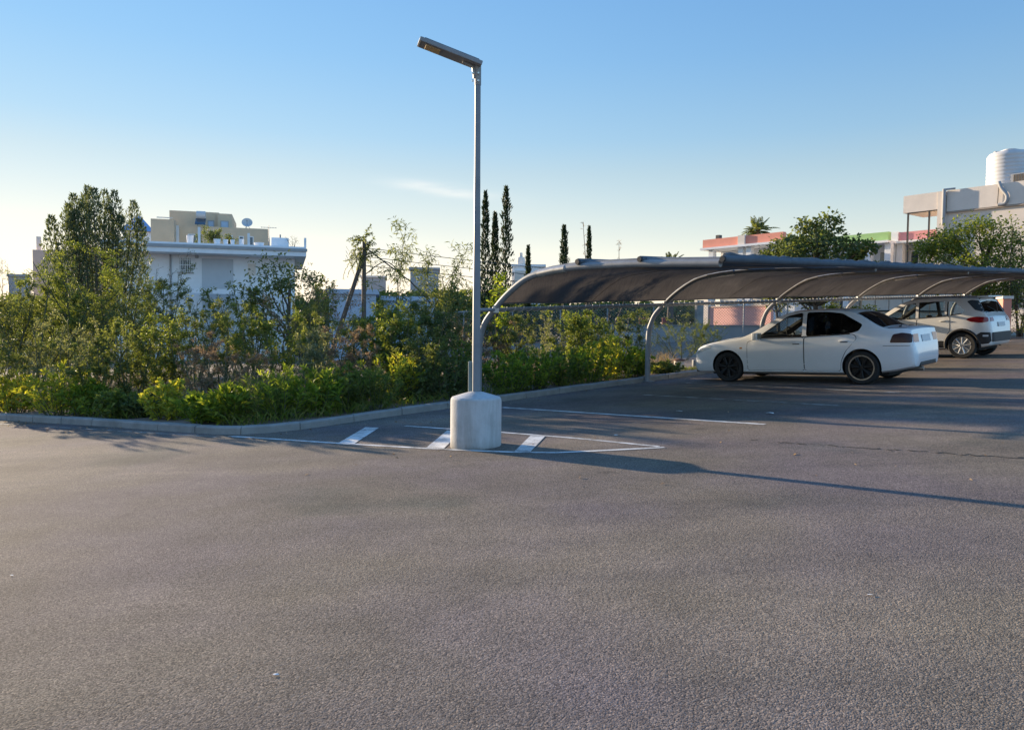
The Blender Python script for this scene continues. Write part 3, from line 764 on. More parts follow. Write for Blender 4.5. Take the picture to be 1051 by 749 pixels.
def wheel(parent, c, r, w, side, rimmat, spokes, rim_r, lip=None, steer=0.0):
    """c = axle end, outer face towards side*y"""
    tm = Matrix.Rotation(steer, 3, 'Z')
    mb = MB(); hw = w / 2
    prof = [(rim_r, -hw * .8), (rim_r + .01, -hw * .95), (r * .93, -hw), (r * .985, -hw * .8), (r, -hw * .45), (r, hw * .45), (r * .985, hw * .8), (r * .93, hw), (rim_r + .01, hw * .95), (rim_r, hw * .8), (rim_r - .01, hw * .3), (rim_r - 0.01, -hw * .8)]
    mb.lathe(prof, 40, (0, 0, 0), 'Y')
    t = mb.build('wheel', M['rubber'], parent, smooth=35)
    t.location = c; t.rotation_euler = (0, 0, steer)
    rb = MB(); o = side * hw
    rb.lathe([(rim_r, o * .8), (rim_r, o * .95), (rim_r - .018, o * .93), (rim_r - .022, o * .55), (rim_r - 0.02, -o * .5)], 40, (0, 0, 0), 'Y')
    rb.lathe([(0, o * .86), (.035, o * .86), (.05, o * .80), (.055, o * .3), (0, o * .3)], 16, (0, 0, 0), 'Y')
    rb.lathe([(.05, o * .12), (rim_r - .02, o * .12)], 24, (0, 0, 0), 'Y')
    for k in range(spokes):
        an = 2 * PI * k / spokes + .2
        for d in ((-.10, .05), (.10, .05)) if spokes < 8 else ((0, .05),):
            a0, a1 = an + d[0] * .3, an + d[0]
            p0 = Vector((.04 * math.cos(a0), o * .80, .04 * math.sin(a0))); p1 = Vector(((rim_r - .01) * math.cos(a1), o * .84, (rim_r - .01) * math.sin(a1)))
            rb.tube([p0, (p0 + p1) / 2 + Vector((0, o * .03, 0)), p1], [.022, .017, .02], 6)
    rm_ = rb.build('rim', rimmat, t, smooth=40)
    if lip:
        lb_ = MB(); lb_.lathe([(rim_r - .004, o * .96), (rim_r + .012, o * .985), (rim_r + .004, o * .995), (rim_r - .012, o * .96)], 40, (0, 0, 0), 'Y'); lb_.build('rim_lip', lip, t, smooth=50)
    dk = MB(); dk.lathe([(0, o * .05), (.12, o * .05), (.12, -o * .1)], 24, (0, 0, 0), 'Y'); dk.build('brake_disc', M['dark'], t)
    return t
def seat(parent, x, y, name='seat'):
    mb = MB(); mb.box((x, y, .42), (.50, .48, .16))
    mb.box((x - .30, y, .72), (.14, .46, .56), m=Matrix.Rotation(R(-14), 3, 'Y'))
    mb.build(name, M['seat'], parent, bevel=.05, smooth=60)
    mb = MB(); mb.box((x - .395, y, 1.06), (.10, .25, .17), m=Matrix.Rotation(R(-10), 3, 'Y')); mb.build('headrest', M['seat'], parent, bevel=.04, smooth=60)

def make_car(root, car, q):
    paint = q['paint']
    ev = lambda a, b, n: list(np.linspace(a, b, n))
    xs = sorted(set(round(v, 4) for v in ev(car.x0, car.x0 + .16, 7) + ev(car.x0 + .16, car.x0 + .7, 14) + ev(car.x0 + .7, car.x1 - .5, 40) + ev(car.x1 - .5, car.x1, 16)))
    body = car.loft('body', paint, xs, parent=None)
    cut = []
    for ax, rr in ((q['axf'], q['arch_r']), (q['axr'], q['arch_r'])):
        for sd in (1, -1):
            mb = MB(); ya, yb_ = sd * .40, sd * 1.2
            mb.lathe([(0, min(ya, yb_)), (rr, min(ya, yb_)), (rr, max(ya, yb_)), (0, max(ya, yb_))], 40, (ax, 0, q['wr'] + .01), 'Y')
            # open the arch right down to the sill
            mb2 = MB(); 
            cut.append(mb.build('cutter', M['wellblack']))
    # cabin hollow
    def inner(x):
        zb, zt, h, cr, ze, zbel, yb, ye = car.params(x)
        z0 = .36; zt2 = max(zt - q.get('roof_t', .05), z0 + .2); ze2 = max(ze - .05, z0 + .1); zb2 = min(zbel - .01, ze2 - .02)
        yi = yb - .085; ye2 = max(ye - .05, .2)
        return [(0, z0), (yi * .6, z0), (yi, z0 + .02), (yi, zb2), (ye2 + (yi - ye2) * .5, (zb2 + ze2) / 2), (ye2, ze2), (ye2 * .6, ze2 + (zt2 - ze2) * .75), (0, zt2)]
    cut.append(car.loft('cutter', M['interior'], ev(q['cab0'], q['cab1'], 26), half=inner))
    for poly in q['side_windows']:
        pl = rnd_poly(poly, q.get('win_r', .05))
        mb = MB(); n = len(pl)
        mb.add([(x, -1.3, z) for x, z in pl] + [(x, 1.3, z) for x, z in pl], [tuple(range(n)), tuple(range(2 * n - 1, n - 1, -1))] + [(i, n + i, n + (i + 1) % n, (i + 1) % n) for i in range(n)])
        cut.append(mb.build('cutter', M['black_plastic']))
    for (xa, xb, inset) in (q['screen'], q['rear_screen']):
        rows = ev(min(xa, xb), max(xa, xb), 8); vs = []
        for x in rows:
            ye = car.params(x)[7] - inset
            for y in (-ye, ye):
                vs.append((x, y, car.top_z(x, 0) - .16)); vs.append((x, y, car.top_z(x, 0) + .2))
        fs = []
        for i in range(len(rows) - 1):
            a = i * 4; b = a + 4
            fs += [(a, b, b + 1, a + 1), (a + 2, a + 3, b + 3, b + 2), (a, a + 2, b + 2, b), (a + 1, b + 1, b + 3, a + 3)]
        fs += [(0, 1, 3, 2), (len(vs) - 4, len(vs) - 2, len(vs) - 1, len(vs) - 3)]
        mb = MB(); mb.add(vs, fs); cut.append(mb.build('cutter', M['black_plastic']))
    boolean(body, cut)
    body.parent = root
    # glass
    for k, poly in enumerate(q['side_windows']):
        pl = rnd_poly([(x, z) for x, z in poly], q.get('win_r', .05))
        for sd in (1, -1):
            patch('side_window', pl, lambda u, v: (u, sd * (car.side_y(u, v) - .006), v), M[q['glass'][k]], root, step=.12)
    for (xa, xb, inset), nm, gm in ((q['screen'], 'windscreen', 'glass_clear'), (q['rear_screen'], 'rear_window', q['rear_glass'])):
        pts = []
        rows = ev(xa, xb, 9)
        pl = [(x, car.params(x)[7] - inset + .008) for x in rows] + [(x, -(car.params(x)[7] - inset + .008)) for x in rows[::-1]]
        patch(nm, pl, lambda u, v: (u, v, car.top_z(u, v) - .006), M[gm], root, step=.12)
    # seats, dashboard, wheel
    for y in (.36, -.36): seat(root, q['seatx'], y)
    mb = MB(); mb.box((q['seatx'] - .85, 0, .44), (.48, 1.2, .18)); mb.box((q['seatx'] - 1.12, 0, .74), (.14, 1.18, .5), m=Matrix.Rotation(R(-16), 3, 'Y')); mb.build('rear_seat', M['seat'], root, bevel=.05, smooth=60)
    mb = MB(); mb.box((q['seatx'] + .80, 0, q['dash']), (.42, 1.28, .22)); mb.build('dashboard', M['interior'], root, bevel=.05, smooth=60)
    mb = MB(); stp = []
    for i in range(25):
        an = 2 * PI * i / 24; stp.append(Vector((q['seatx'] + .48 + .07 * math.sin(an), -.36 + .18 * math.cos(an), q['dash'] + .08 + .17 * math.sin(an))))
    mb.tube(stp, .014, 6); mb.tube([(q['seatx'] + .48, -.36, q['dash'] + .08), (q['seatx'] + .66, -.36, q['dash'] + .02)], .03, 8); mb.build('steering_wheel', M['interior'], root, smooth=60)
    # doors, slightly proud panels with a dark shut line under them
    for sd in (1, -1):
        for poly in q['doors']:
            pl = rnd_poly(poly, .05)
            cx_ = sum(p[0] for p in poly) / len(poly); cz_ = sum(p[1] for p in poly) / len(poly)
            gl = []
            for (x, z) in pl:
                d = Vector((x - cx_, z - cz_)); d.normalize(); gl.append((x + d.x * .010, z + d.y * .010))
            patch('door_gap', gl, lambda u, v: (u, sd * (car.side_y(u, v) + .0015), v), M['black_plastic'], root, step=.1)
            dr = patch('door', pl, lambda u, v: (u, sd * (car.side_y(u, v) + .004), v), paint, root, step=.05)
            hx, hz = q['handles'][q['doors'].index(poly)]
            mb = MB(); yy = sd * (car.side_y(hx, hz) + .018); mb.box((hx, yy, hz), (.17, .028, .03)); hd_ = mb.build('handle', q.get('handle_mat', paint), dr, bevel=.010, smooth=50)
            hb = MB(); hb.box((hx, sd * (car.side_y(hx, hz) + .007), hz - .012), (.13, .006, .035)); hb.build('handle_shade', M['black_plastic'], dr)  # black plate stands for the shade behind the handle
        mx, mz = q['mirror']; my = car.side_y(mx, mz - .05)
        mb = MB(); mb.box((mx, sd * (my + .115), mz + .02), (.11, .20, .14)); mb.tube([(mx + .02, sd * (my - .01), mz - .04), (mx, sd * (my + .06), mz - .01)], .025, 8)
        mi = mb.build('mirror', q.get('mirror_mat', paint), root, bevel=.03, smooth=60)
        mb = MB(); mb.box((mx - .058, sd * (my + .115), mz + .02), (.004, .165, .105)); mb.build('mirror_glass', M['chrome'], mi)
    for ax in (q['axf'], q['axr']):
        for sd in (1, -1):
            wheel(root, Vector((ax, sd * (q['track'] / 2), q['wr'])), q['wr'], q['ww'], sd, M[q['rim']], q['spokes'], q['rim_r'], q.get('lip') if ax == q['axr'] else None, steer=q.get('steer', 0) if ax == q['axf'] else 0)
    return body
def place_car(root, p_rear, p_front, axr, axf, heading_override=None):
    a, b = p_rear, p_front
    fx = (b - a).normalized()
    n = Vector((-GX, -GY, 1)).normalized(); fx = (fx - n * fx.dot(n)).normalized(); ly = n.cross(fx)
    return fx, ly, n

# ---- sedan
SED = Car(x0=-2.1740, x1=2.13, tum=.33,
    top=[(-2.1740, .58), (-2.1605, .68), (-2.1335, .76), (-2.1110, .92), (-2.0840, .985), (-2.0030, 1.01), (-1.7510, 1.018), (-1.6790, 1.03), (-1.16, 1.315), (-1.02, 1.36), (-.55, 1.39), (0, 1.385), (.12, 1.36), (.22, 1.32), (.98, .935), (1.08, .91), (1.5, .855), (1.85, .775), (2.0, .705), (2.07, .63), (2.11, .53), (2.13, .44)],
    bot=[(-2.1740, .40), (-2.1470, .32), (-2.0210, .28), (-1.6610, .21), (-1.2, .175), (1.2, .175), (1.7, .185), (2.0, .19), (2.13, .24)],
    hw=[(-2.1740, .67), (-2.1605, .745), (-2.1200, .80), (-2.0210, .825), (-1.7510, .842), (-1.2, .85), (1.2, .85), (1.6, .842), (1.85, .815), (2.0, .765), (2.08, .70), (2.13, .60)],
    belt=[(-2.1740, .90), (-1.6610, .955), (-1.2, .915), (0, .862), (.8, .825), (1.0, .82), (1.5, .79), (2.13, .60)],
    crown=[(-2.1740, .015), (-2.0210, .022), (-1.7150, .028), (-1.1, .036), (.1, .036), (.9, .04), (1.5, .04), (2.13, .03)])
rp, fp = gnd(886, 394.2), gnd(749, 391.4)
hdir = Vector((-0.733, 0.680, 0)).normalized()
def car_root(name, contact, hdir, axr, half_track, label, cat):
    """contact = ground point under the near (left) rear wheel"""
    n = Vector((-GX, -GY, 1)).normalized(); fx = (hdir - n * hdir.dot(n)).normalized(); ly = n.cross(fx)
    o = contact - fx * axr - ly * half_track
    e = empty(name, (0, 0, 0), 0, label, cat)
    e.matrix_world = Matrix(((fx.x, ly.x, n.x, o.x), (fx.y, ly.y, n.y, o.y), (fx.z, ly.z, n.z, o.z), (0, 0, 0, 1)))
    return e
sedan = car_root('sedan', rp, hdir, -1.29, .745, 'white four door saloon with tinted rear windows and black wheels under the shade canopy', 'car')
make_car(sedan, SED, dict(paint=M['white_car'], axf=1.29, axr=-1.29, arch_r=.335, wr=.30, ww=.19, track=1.49, rim='rim_black', spokes=7, rim_r=.215, lip=M['chrome'],
    cab0=-1.6250, cab1=.88, seatx=-.02, dash=.80, screen=(.27, .92, .055), rear_screen=(-1.6430, -1.17, .05), rear_glass='glass_dark', steer=R(4),
    side_windows=[[(.72, .868), (.64, .90), (.09, 1.278), (-.20, 1.333), (-.225, .882)], [(-.30, .888), (-.28, 1.335), (-.62, 1.33), (-.93, 1.292), (-1.31, 1.075), (-1.25, .965), (-1.12, .925)]],
    glass=['glass_clear', 'glass_dark'], win_r=.045,
    doors=[[(.86, .24), (.86, .80), (.74, .832), (-.255, .868), (-.255, .24)], [(-.275, .24), (-.275, .868), (-1.16, .905), (-1.22, .83), (-1.02, .60), (-.94, .42), (-.92, .24)]],
    handles=[(-.12, .765), (-1.0, .79)], mirror=(.62, .885)))
sy = SED.side_y
for sd in (1, -1):
    t = patch('tail_lamp', rnd_poly([(-2.1245, .74), (-2.1155, .89), (-1.9670, .915), (-1.8230, .89), (-1.7690, .745)], .03), lambda u, v: (u, sd * (sy(u, v) + .006), v), M['lamp_dark'], sedan, step=.05)
    patch('tail_lamp', rnd_poly([(sd * .45, .74), (sd * .45, .885), (sd * .755, .885), (sd * .775, .74)][::sd], .02), lambda u, v: (SED.end_x(u, v) - .006, u, v), M['lamp_red'], sedan, step=.05)
    patch('headlamp', rnd_poly([(1.66, .685), (1.66, .755), (1.98, .64), (2.05, .575), (1.98, .575)], .02), lambda u, v: (u, sd * (sy(u, v) + .006), v), M['lamp_clear'], sedan, step=.05)
    patch('indicator', rnd_poly([(.965, .665), (.965, .695), (1.02, .695), (1.02, .665)], .008), lambda u, v: (u, sd * (sy(u, v) + .007), v), mat_rough('amber', (.5, .2, .02), .1, .3, 20) if sd == 1 else bpy.data.materials['amber'], sedan)
    patch('fuel_flap' if sd == 1 else 'panel_mark', rnd_poly([(-1.4810, .74), (-1.4810, .86), (-1.5890, .86), (-1.5890, .74)], .02), lambda u, v: (u, sd * (sy(u, v) + .003), v), M['white_car'], sedan)
    # bumper joint and sill step
    mb = MB(); mb.tube([(x, sd * (sy(x, .69) + .001), .69) for x in np.linspace(-2.1290, -1.66, 10)], .005, 4); mb.build('bumper_joint', M['black_plastic'], sedan)
    mb = MB(); mb.tube([(x, sd * (sy(x, .225) + .004), .225) for x in np.linspace(-.93, .93, 14)], .012, 6); mb.build('sill_strip', M['white_car'], sedan)
patch('number_plate', rnd_poly([(-.26, .74), (-.26, .86), (.26, .86), (.26, .74)], .01), lambda u, v: (SED.end_x(u, v) - .012, u, v), M['plate'], sedan, step=.1)
mb = MB(); mb.box((-2.1425, 0, .36), (.06, 1.0, .09)); mb.build('rear_valance', M['black_plastic'], sedan, bevel=.02)
mb = MB(); mb.tube([(-1.9490, .42, .27), (-2.2010, .42, .275)], .04, 12); mb.build('exhaust', M['chrome'], sedan, smooth=50)
mb = MB(); mb.box((2.06, 0, .22), (.10, 1.25, .07)); mb.build('front_lip', M['black_plastic'], sedan, bevel=.02)
mb = MB(); mb.lathe([(0, 0.03), (.02, .02), (.03, 0)], 10, (-1.8590, .52, 1.01)); mb.tube([(-1.8590, .52, 1.015), (-1.8860, .52, 1.065)], .006, 5); mb.build('aerial', M['black_plastic'], sedan)
mb = MB(); mb.box((0, 0, .20), (3.4, 1.3, .10)); mb.build('underbody', M['wellblack'], sedan)

def gap_lines(car, root, hood, boot, belt_pts):
    for sd in (1, -1):
        for nm, (xa, xb, fy) in (('bonnet_gap', hood), ('boot_gap', boot)):
            pts = []
            for x in np.linspace(xa, xb, 12):
                ye = car.params(x)[7] * fy; pts.append((x, sd * ye, car.top_z(x, ye) - .001))
            mb = MB(); mb.tube(pts, .0065, 5); mb.build(nm, M['black_plastic'], root)
        mb = MB(); mb.tube([(x, sd * (car.side_y(x, z) + .002), z) for x, z in belt_pts], .009, 5); mb.build('window_trim', M['black_plastic'], root, smooth=60)
    for nm, x in (('bonnet_gap', hood[1]), ('boot_gap', boot[0])):
        ye = car.params(x)[7] * (hood[2] if nm == 'bonnet_gap' else boot[2])
        mb = MB(); mb.tube([(x, y, car.top_z(x, y) - .001) for y in np.linspace(-ye, ye, 9)], .0065, 5); mb.build(nm, M['black_plastic'], root)
gap_lines(SED, sedan, (.98, 1.98, .955), (-1.72, -2.02, .955), [(.74, .866), (.3, .874), (-.22, .880), (-.6, .892), (-1.1, .915)])
for sx in (-.32, .32):   # wipers at the foot of the windscreen
    mb = MB(); mb.tube([(.98, sx, SED.top_z(.98, sx) + .012), (.90, sx - .22, SED.top_z(.90, sx - .22) + .012), (.84, sx - .45, SED.top_z(.84, sx - .45) + .012)], .008, 5); mb.build('wiper', M['black_plastic'], sedan)

# ---- compact suv
SUV = Car(x0=-1.93, x1=2.06, tum=.27,
    top=[(-1.93, .62), (-1.92, .78), (-1.895, .95), (-1.86, 1.06), (-1.80, 1.14), (-1.62, 1.50), (-1.60, 1.545), (-1.4, 1.60), (-.8, 1.645), (-.2, 1.64), (.10, 1.60), (.22, 1.565), (1.02, 1.10), (1.12, 1.075), (1.5, 1.03), (1.82, .95), (1.95, .86), (2.02, .72), (2.06, .55)],
    bot=[(-1.93, .42), (-1.88, .33), (-1.6, .27), (-1.1, .22), (1.1, .22), (1.6, .25), (1.95, .27), (2.06, .36)],
    hw=[(-1.93, .66), (-1.91, .74), (-1.85, .80), (-1.7, .845), (-1.26, .875), (-.6, .875), (.6, .872), (1.26, .875), (1.6, .85), (1.85, .78), (1.98, .70), (2.06, .58)],
    belt=[(-1.93, 1.06), (-1.5, 1.12), (-1.0, 1.10), (0, 1.04), (.8, 1.0), (1.1, .98), (1.6, .93), (2.06, .72)],
    crown=[(-1.93, .03), (-1.6, .05), (-1.0, .07), (.1, .07), (1.0, .06), (1.5, .06), (2.06, .04)])
sh = Vector((-0.655, 0.755, 0)).normalized()
suv = car_root('suv', gnd(988.4, 367.6), sh, -1.26, .765, 'white compact sport utility car with black lower cladding and red tail lamps behind the saloon', 'car')
make_car(suv, SUV, dict(paint=M['white_suv'], axf=1.26, axr=-1.26, arch_r=.385, wr=.335, ww=.21, track=1.53, rim='rim_silver', spokes=9, rim_r=.225,
    cab0=-1.70, cab1=1.0, seatx=.10, dash=.92, screen=(.30, .95, .06), rear_screen=(-1.775, -1.635, .07), rear_glass='glass_dark', roof_t=.06,
    side_windows=[[(.80, 1.045), (.70, 1.09), (.14, 1.44), (-.12, 1.485), (-.14, 1.07)], [(-.21, 1.075), (-.19, 1.495), (-.62, 1.50), (-.84, 1.49), (-.86, 1.115)], [(-.91, 1.12), (-.90, 1.485), (-1.08, 1.47), (-1.34, 1.235), (-1.28, 1.17)]],
    glass=['glass_clear', 'glass_clear', 'glass_clear'], win_r=.035,
    doors=[[(.90, .42), (.90, .95), (.78, 1.0), (-.165, 1.045), (-.165, .42)], [(-.185, .42), (-.185, 1.045), (-.98, 1.09), (-.98, .72), (-.86, .52), (-.84, .42)]],
    handles=[(-.04, .93), (-.84, .985)], mirror=(.72, 1.06)))
vy = SUV.side_y
for sd in (1, -1):
    patch('tail_lamp', rnd_poly([(-1.865, .93), (-1.85, 1.045), (-1.60, 1.07), (-1.44, 1.045), (-1.36, 1.0), (-1.48, .94), (-1.68, .91)], .04), lambda u, v: (u, sd * (vy(u, v) + .007), v), M['lamp_red'], suv, step=.05)
    patch('tail_lamp', rnd_poly([(sd * .50, .94), (sd * .50, 1.045), (sd * .70, 1.04), (sd * .765, .94)][::sd], .02), lambda u, v: (SUV.end_x(u, v) - .008, u, v), M['lamp_red'], suv, step=.05)
    patch('wrap_glass', rnd_poly([(-1.78, 1.17), (-1.625, 1.475), (-1.46, 1.50), (-1.36, 1.47), (-1.56, 1.24)], .03), lambda u, v: (u, sd * (vy(u, v) + .006), v), M['winglass'], suv, step=.05)
    patch('headlamp', rnd_poly([(1.55, .87), (1.55, .93), (1.86, .86), (1.96, .78), (1.80, .80)], .03), lambda u, v: (u, sd * (vy(u, v) + .007), v), M['lamp_clear'], suv, step=.05)
    patch('sill_cladding', rnd_poly([(-.86, .235), (-.84, .46), (.86, .46), (.88, .235)], .02), lambda u, v: (u, sd * (vy(u, v) + .012), v), M['black_plastic'], suv, step=.06)
    patch('bumper_cladding', rnd_poly([(-1.905, .44), (-1.90, .66), (-1.70, .67), (-1.60, .60), (-1.585, .40), (-1.72, .36), (-1.86, .38)], .02), lambda u, v: (u, sd * (vy(u, v) + .010), v), M['black_plastic'], suv, step=.05)
    patch('reflector', rnd_poly([(-1.86, .555), (-1.86, .60), (-1.74, .60), (-1.74, .555)], .01), lambda u, v: (u, sd * (vy(u, v) + .016), v), M['plate'], suv, step=.05)
    for ax in (1.26, -1.26):
        pts = [(ax + .40 * math.cos(a), .345 + .40 * math.sin(a)) for a in np.linspace(R(-12), R(192), 22)]
        mb = MB(); mb.tube([(x, sd * (vy(x, max(z, .3)) - .004), z) for x, z in pts], .032, 8); mb.build('arch_trim', M['black_plastic'], suv, smooth=50)
patch('rear_bumper', rnd_poly([(-.72, .42), (-.74, .66), (.74, .66), (.72, .42)], .03), lambda u, v: (SUV.end_x(u, v) - .02, u, v), M['black_plastic'], suv, thick=0.0, step=.08)
patch('number_plate', rnd_poly([(-.26, .80), (-.26, .91), (.26, .91), (.26, .80)], .01), lambda u, v: (SUV.end_x(u, v) - .014, u, v), M['plate'], suv, step=.1)
mb = MB(); mb.box((-1.66, 0, 1.575), (.26, 1.12, .045)); mb.build('roof_spoiler', M['white_suv'], suv, bevel=.018, smooth=50)
for sd in (1, -1):
    mb = MB(); mb.tube([(x, sd * (SUV.params(x)[7] - .05), SUV.top_z(x, SUV.params(x)[7] - .05) + (.035 if 0 < k < 9 else 0)) for k, x in enumerate(np.linspace(-1.25, .05, 10))], .014, 6); mb.build('roof_rail', M['galv'], suv, smooth=60)
mb = MB(); mb.box((0, 0, .27), (3.2, 1.4, .12)); mb.build('underbody', M['wellblack'], suv)

gap_lines(SUV, suv, (1.06, 1.86, .955), (-1.58, -1.60, .80), [(.84, 1.035), (.4, 1.05), (-.14, 1.068), (-.86, 1.108), (-1.26, 1.162)])
mb = MB(); mb.tube([(-1.80, -.1, 1.17), (-1.70, .35, 1.33)], .010, 5); mb.build('wiper', M['black_plastic'], suv)
# ------------------------------------------------------------------ buildings (real places, sizes from the photo's distances)
def place(name, px, depth, label, cat, rz=0.0, group=None, base=None):
    x, y = col_at(px, depth)
    z = gz(x, y) - 0.06 if base is None else base
    return empty(name, (x, y, z), rz, label, cat, group)
def hz(root, px, py, depth):   # height above the thing's base of a pixel at a depth
    return z_at(px, py, depth) - root.location.z
def part_box(name, a, b, mat, parent, bevel=None):
    mb = MB(); mb.box2(a, b); return mb.build(name, mat, parent, bevel=bevel)
def window(parent, x0, x1, z0, z1, y, name='window', fr=.06, frame_mat=None, glass=None, bars=0, depth=.08, recess=True):
    """window in a facade that faces -y: frame ring stands 2 cm proud, pane set back in a dark reveal"""
    fm = frame_mat or M['white']
    mb = MB()
    mb.box2((x0, y - .03, z0), (x0 + fr, y + .05, z1)); mb.box2((x1 - fr, y - .03, z0), (x1, y + .05, z1))
    mb.box2((x0 + fr, y - .028, z0), (x1 - fr, y + .05, z0 + fr)); mb.box2((x0 + fr, y - .028, z1 - fr), (x1 - fr, y + .05, z1))
    if bars == 0 and x1 - x0 > 1.1: mb.box2(((x0 + x1) / 2 - fr / 2, y - .026, z0 + fr), ((x0 + x1) / 2 + fr / 2, y + .05, z1 - fr))
    f = mb.build(name, fm, parent)
    part_box('pane', (x0 + fr, y - .008, z0 + fr), (x1 - fr, y + .03, z1 - fr), glass or M['winglass'], f)
    if bars:
        mb = MB()
        for k in range(bars):
            xx = x0 + fr + (x1 - x0 - 2 * fr) * (k + .5) / bars; mb.box2((xx - .018, y - .09, z0), (xx + .018, y - .06, z1))
        for zz in (z0 + .12, (z0 + z1) / 2, z1 - .12): mb.box2((x0 - .03, y - .085, zz - .015), (x1 + .03, y - .065, zz + .015))
        mb.build('window_bars', M['white'], f)
    return f


class Facade:
    """a facade plane through (px, depth) at angle ang; maps photo measurements onto it"""
    def __init__(s, px, depth, ang, base=None):
        x, y = col_at(px, depth); s.ang = ang
        s.o = Vector((x, y, (gz(x, y) - .08) if base is None else base)); s.px = px
    def hit(s, px):
        d = ray(px, 338)
        t = np.linalg.solve(np.array([[d.x, -math.cos(s.ang)], [d.y, -math.sin(s.ang)]]), np.array([s.o.x, s.o.y]))
        return float(t[1]), float(t[0])
    def X(s, px): return s.hit(px)[0]
    def Z(s, px, py): return z_at(px, py, s.hit(px)[1]) - s.o.z

# ---- white flat-roofed house, 46 m away, facing the lot
D = 46.0; sc_ = D / F
FW = Facade(150, D, R(17))
wh = empty('white_house', FW.o, FW.ang, 'white flat roofed house with a barred window and wide roof slab behind the thicket', 'house')
X = FW.X
zz = lambda py: FW.Z(190, py)
part_box('wall', (X(118), 0, -.5), (X(303), 9, zz(262)), M['white'], wh)
part_box('porch_block', (X(262), -1.3, -.5), (X(300), -.003, zz(300)), M['white'], wh)
sl = part_box('roof_slab', (X(112), -1.6, zz(262) + .003), (X(314), 9.8, zz(252)), M['white'], wh, bevel=.03)
part_box('fascia_band', (X(111), -1.68, zz(257)), (X(315), -1.603, zz(254)), M['greywall'], sl)
window(wh, X(184.5), X(197.5), zz(279.5), zz(265), -.003, bars=5, frame_mat=M['white'], fr=.05)
window(wh, X(255), X(263), zz(281), zz(269), -.003, frame_mat=M['cream'], fr=.08, glass=M['cream'])
mb = MB(); mb.box2((X(208), -.04, -.4), (X(240), -.003, zz(265))); mb.build('door', mat_rough('grey_shutter', (.52, .54, .56), .05, .6, 3), wh)
mb = MB(); mb.tube([(X(203), -.08, zz(261)), (X(203), -.08, zz(265))], .10, 8); mb.build('wall_lamp', M['greywall'], wh)
part_box('balcony_rail', (X(118), -1.45, zz(302)), (X(262), -1.35, zz(297)), M['white'], wh)
for px, t in ((186.7, 235.5), (208, 236), (257, 240), (313, 242.5)):
    part_box('roof_post', (X(px) - .07, -1.5, zz(252) + .002), (X(px) + .07, -1.36, zz(t)), M['white'] if px > 190 else M['cream'], wh)
def roof_thing(name, px, label, cat, y=-.4, group=None):
    e = empty(name, wh.matrix_basis @ Vector((X(px), y, zz(252) + .004)), wh.rotation_euler.z, label, cat, group); return e
wt = roof_thing('water_tank', 288, 'square white water tank with a short vent near the right roof end', 'water tank', 1.0)
part_box('tank_body', (-.32 * 1.7, -.5, .06), (.32 * 1.7, .5, .75), M['white'], wt, bevel=.04)
part_box('stand', (-.45, -.4, 0), (.45, .4, .058), M['galv_dark'], wt)
mb = MB(); mb.tube([(0, 0, .74), (0, 0, 1.0)], .06, 8); mb.build('vent', M['galv'], wt)
for k, (px, w, h, lab) in enumerate(((225, .42, .34, 'large white planter below the dark roof shrub on the white house'), (233.5, .30, .34, 'small white planter between the roof shrub and the middle roof post'), (240.5, .26, .34, 'narrow white planter near the middle of the white house roof'), (249.5, .30, .40, 'tall white planter just left of the middle roof post'), (267, .62, .22, 'long low white planter to the right of the middle roof post'), (198, .42, .50, 'white planter close to the left roof posts of the white house'))):
    e = roof_thing('planter', px, lab, 'planter', -.9, 'planters on the white house roof')
    mb = MB(); mb.lathe([(0, 0), (w * .40, 0), (w * .5, h), (w * .42, h), (w * .40, h - .05), (0, h - .05)], 14); mb.build('pot', M['white'], e, smooth=40)
# ---- beige house behind it
D2 = 62.0; s2 = D2 / F
FB = Facade(166, D2, R(17))
bh = empty('beige_house', FB.o, FB.ang, 'beige two step block house rising behind the white house roof', 'house')
X2 = FB.X
z2 = lambda py: FB.Z(200, py)
part_box('lower_wall', (X2(168), 0, -1), (X2(276), 9, z2(232.5)), M['beige'], bh)
part_box('upper_wall', (X2(172), 2.0, z2(232.5) + .003), (X2(224), 8, z2(214.5)), M['beige'], bh)
part_box('stair_tower', (X2(223), 1.6, z2(232.5) + .003), (X2(238), 8, z2(216)), M['beige'], bh)
part_box('side_wing', (X2(160), -1.8, -1), (X2(183), -.003, z2(230)), M['beige'], bh)
for a, b, t, o in ((212, 219, 223, 231.5), (226, 234.5, 223.5, 231.5)):
    window(bh, X2(a), X2(b), z2(o), z2(t), 1.99 if a < 220 else 1.59, frame_mat=M['greywall'], glass=M['bluewall'])
for a, b in ((194, 203), (232, 240), (246, 251), (256, 261)):
    window(bh, X2(a), X2(b), z2(251), z2(241), -.003, frame_mat=M['white'])
mb = MB(); mb.box2((X2(166), -1.83, z2(229)), (X2(182), -1.803, z2(228))); mb.build('cornice', M['cream'], bh)
# rooftop solar heater and dish
e = empty('solar_water_heater', bh.matrix_basis @ Vector((X2(207), .6, z2(232.5) + .01)), R(17), 'round pale solar water heater drum on the beige house step', 'water heater')
mb = MB(); mb.tube([(-.35, 0, .95), (.35, 0, .95)], .36, 16); mb.build('drum', M['tank'], e, smooth=40)
mb = MB()
for sx in (-.28, .28): mb.box((sx, 0, .30), (.06, .06, .60))
mb.box((0, .0, .57), (.7, .3, .04)); mb.build('stand', M['galv'], e)
mb = MB(); mb.box((0, -.55, .38), (.8, 1.0, .05), m=Matrix.Rotation(R(35), 3, 'X')); mb.build('solar_panel', M['winglass'], e)
e = empty('satellite_dish', bh.matrix_basis @ Vector((X2(254), 1.2, z2(232.5) + .01)), R(17), 'large grey satellite dish on a tripod at the beige house roof', 'satellite dish')
mb = MB(); dm = Matrix.Rotation(R(62), 3, 'X')
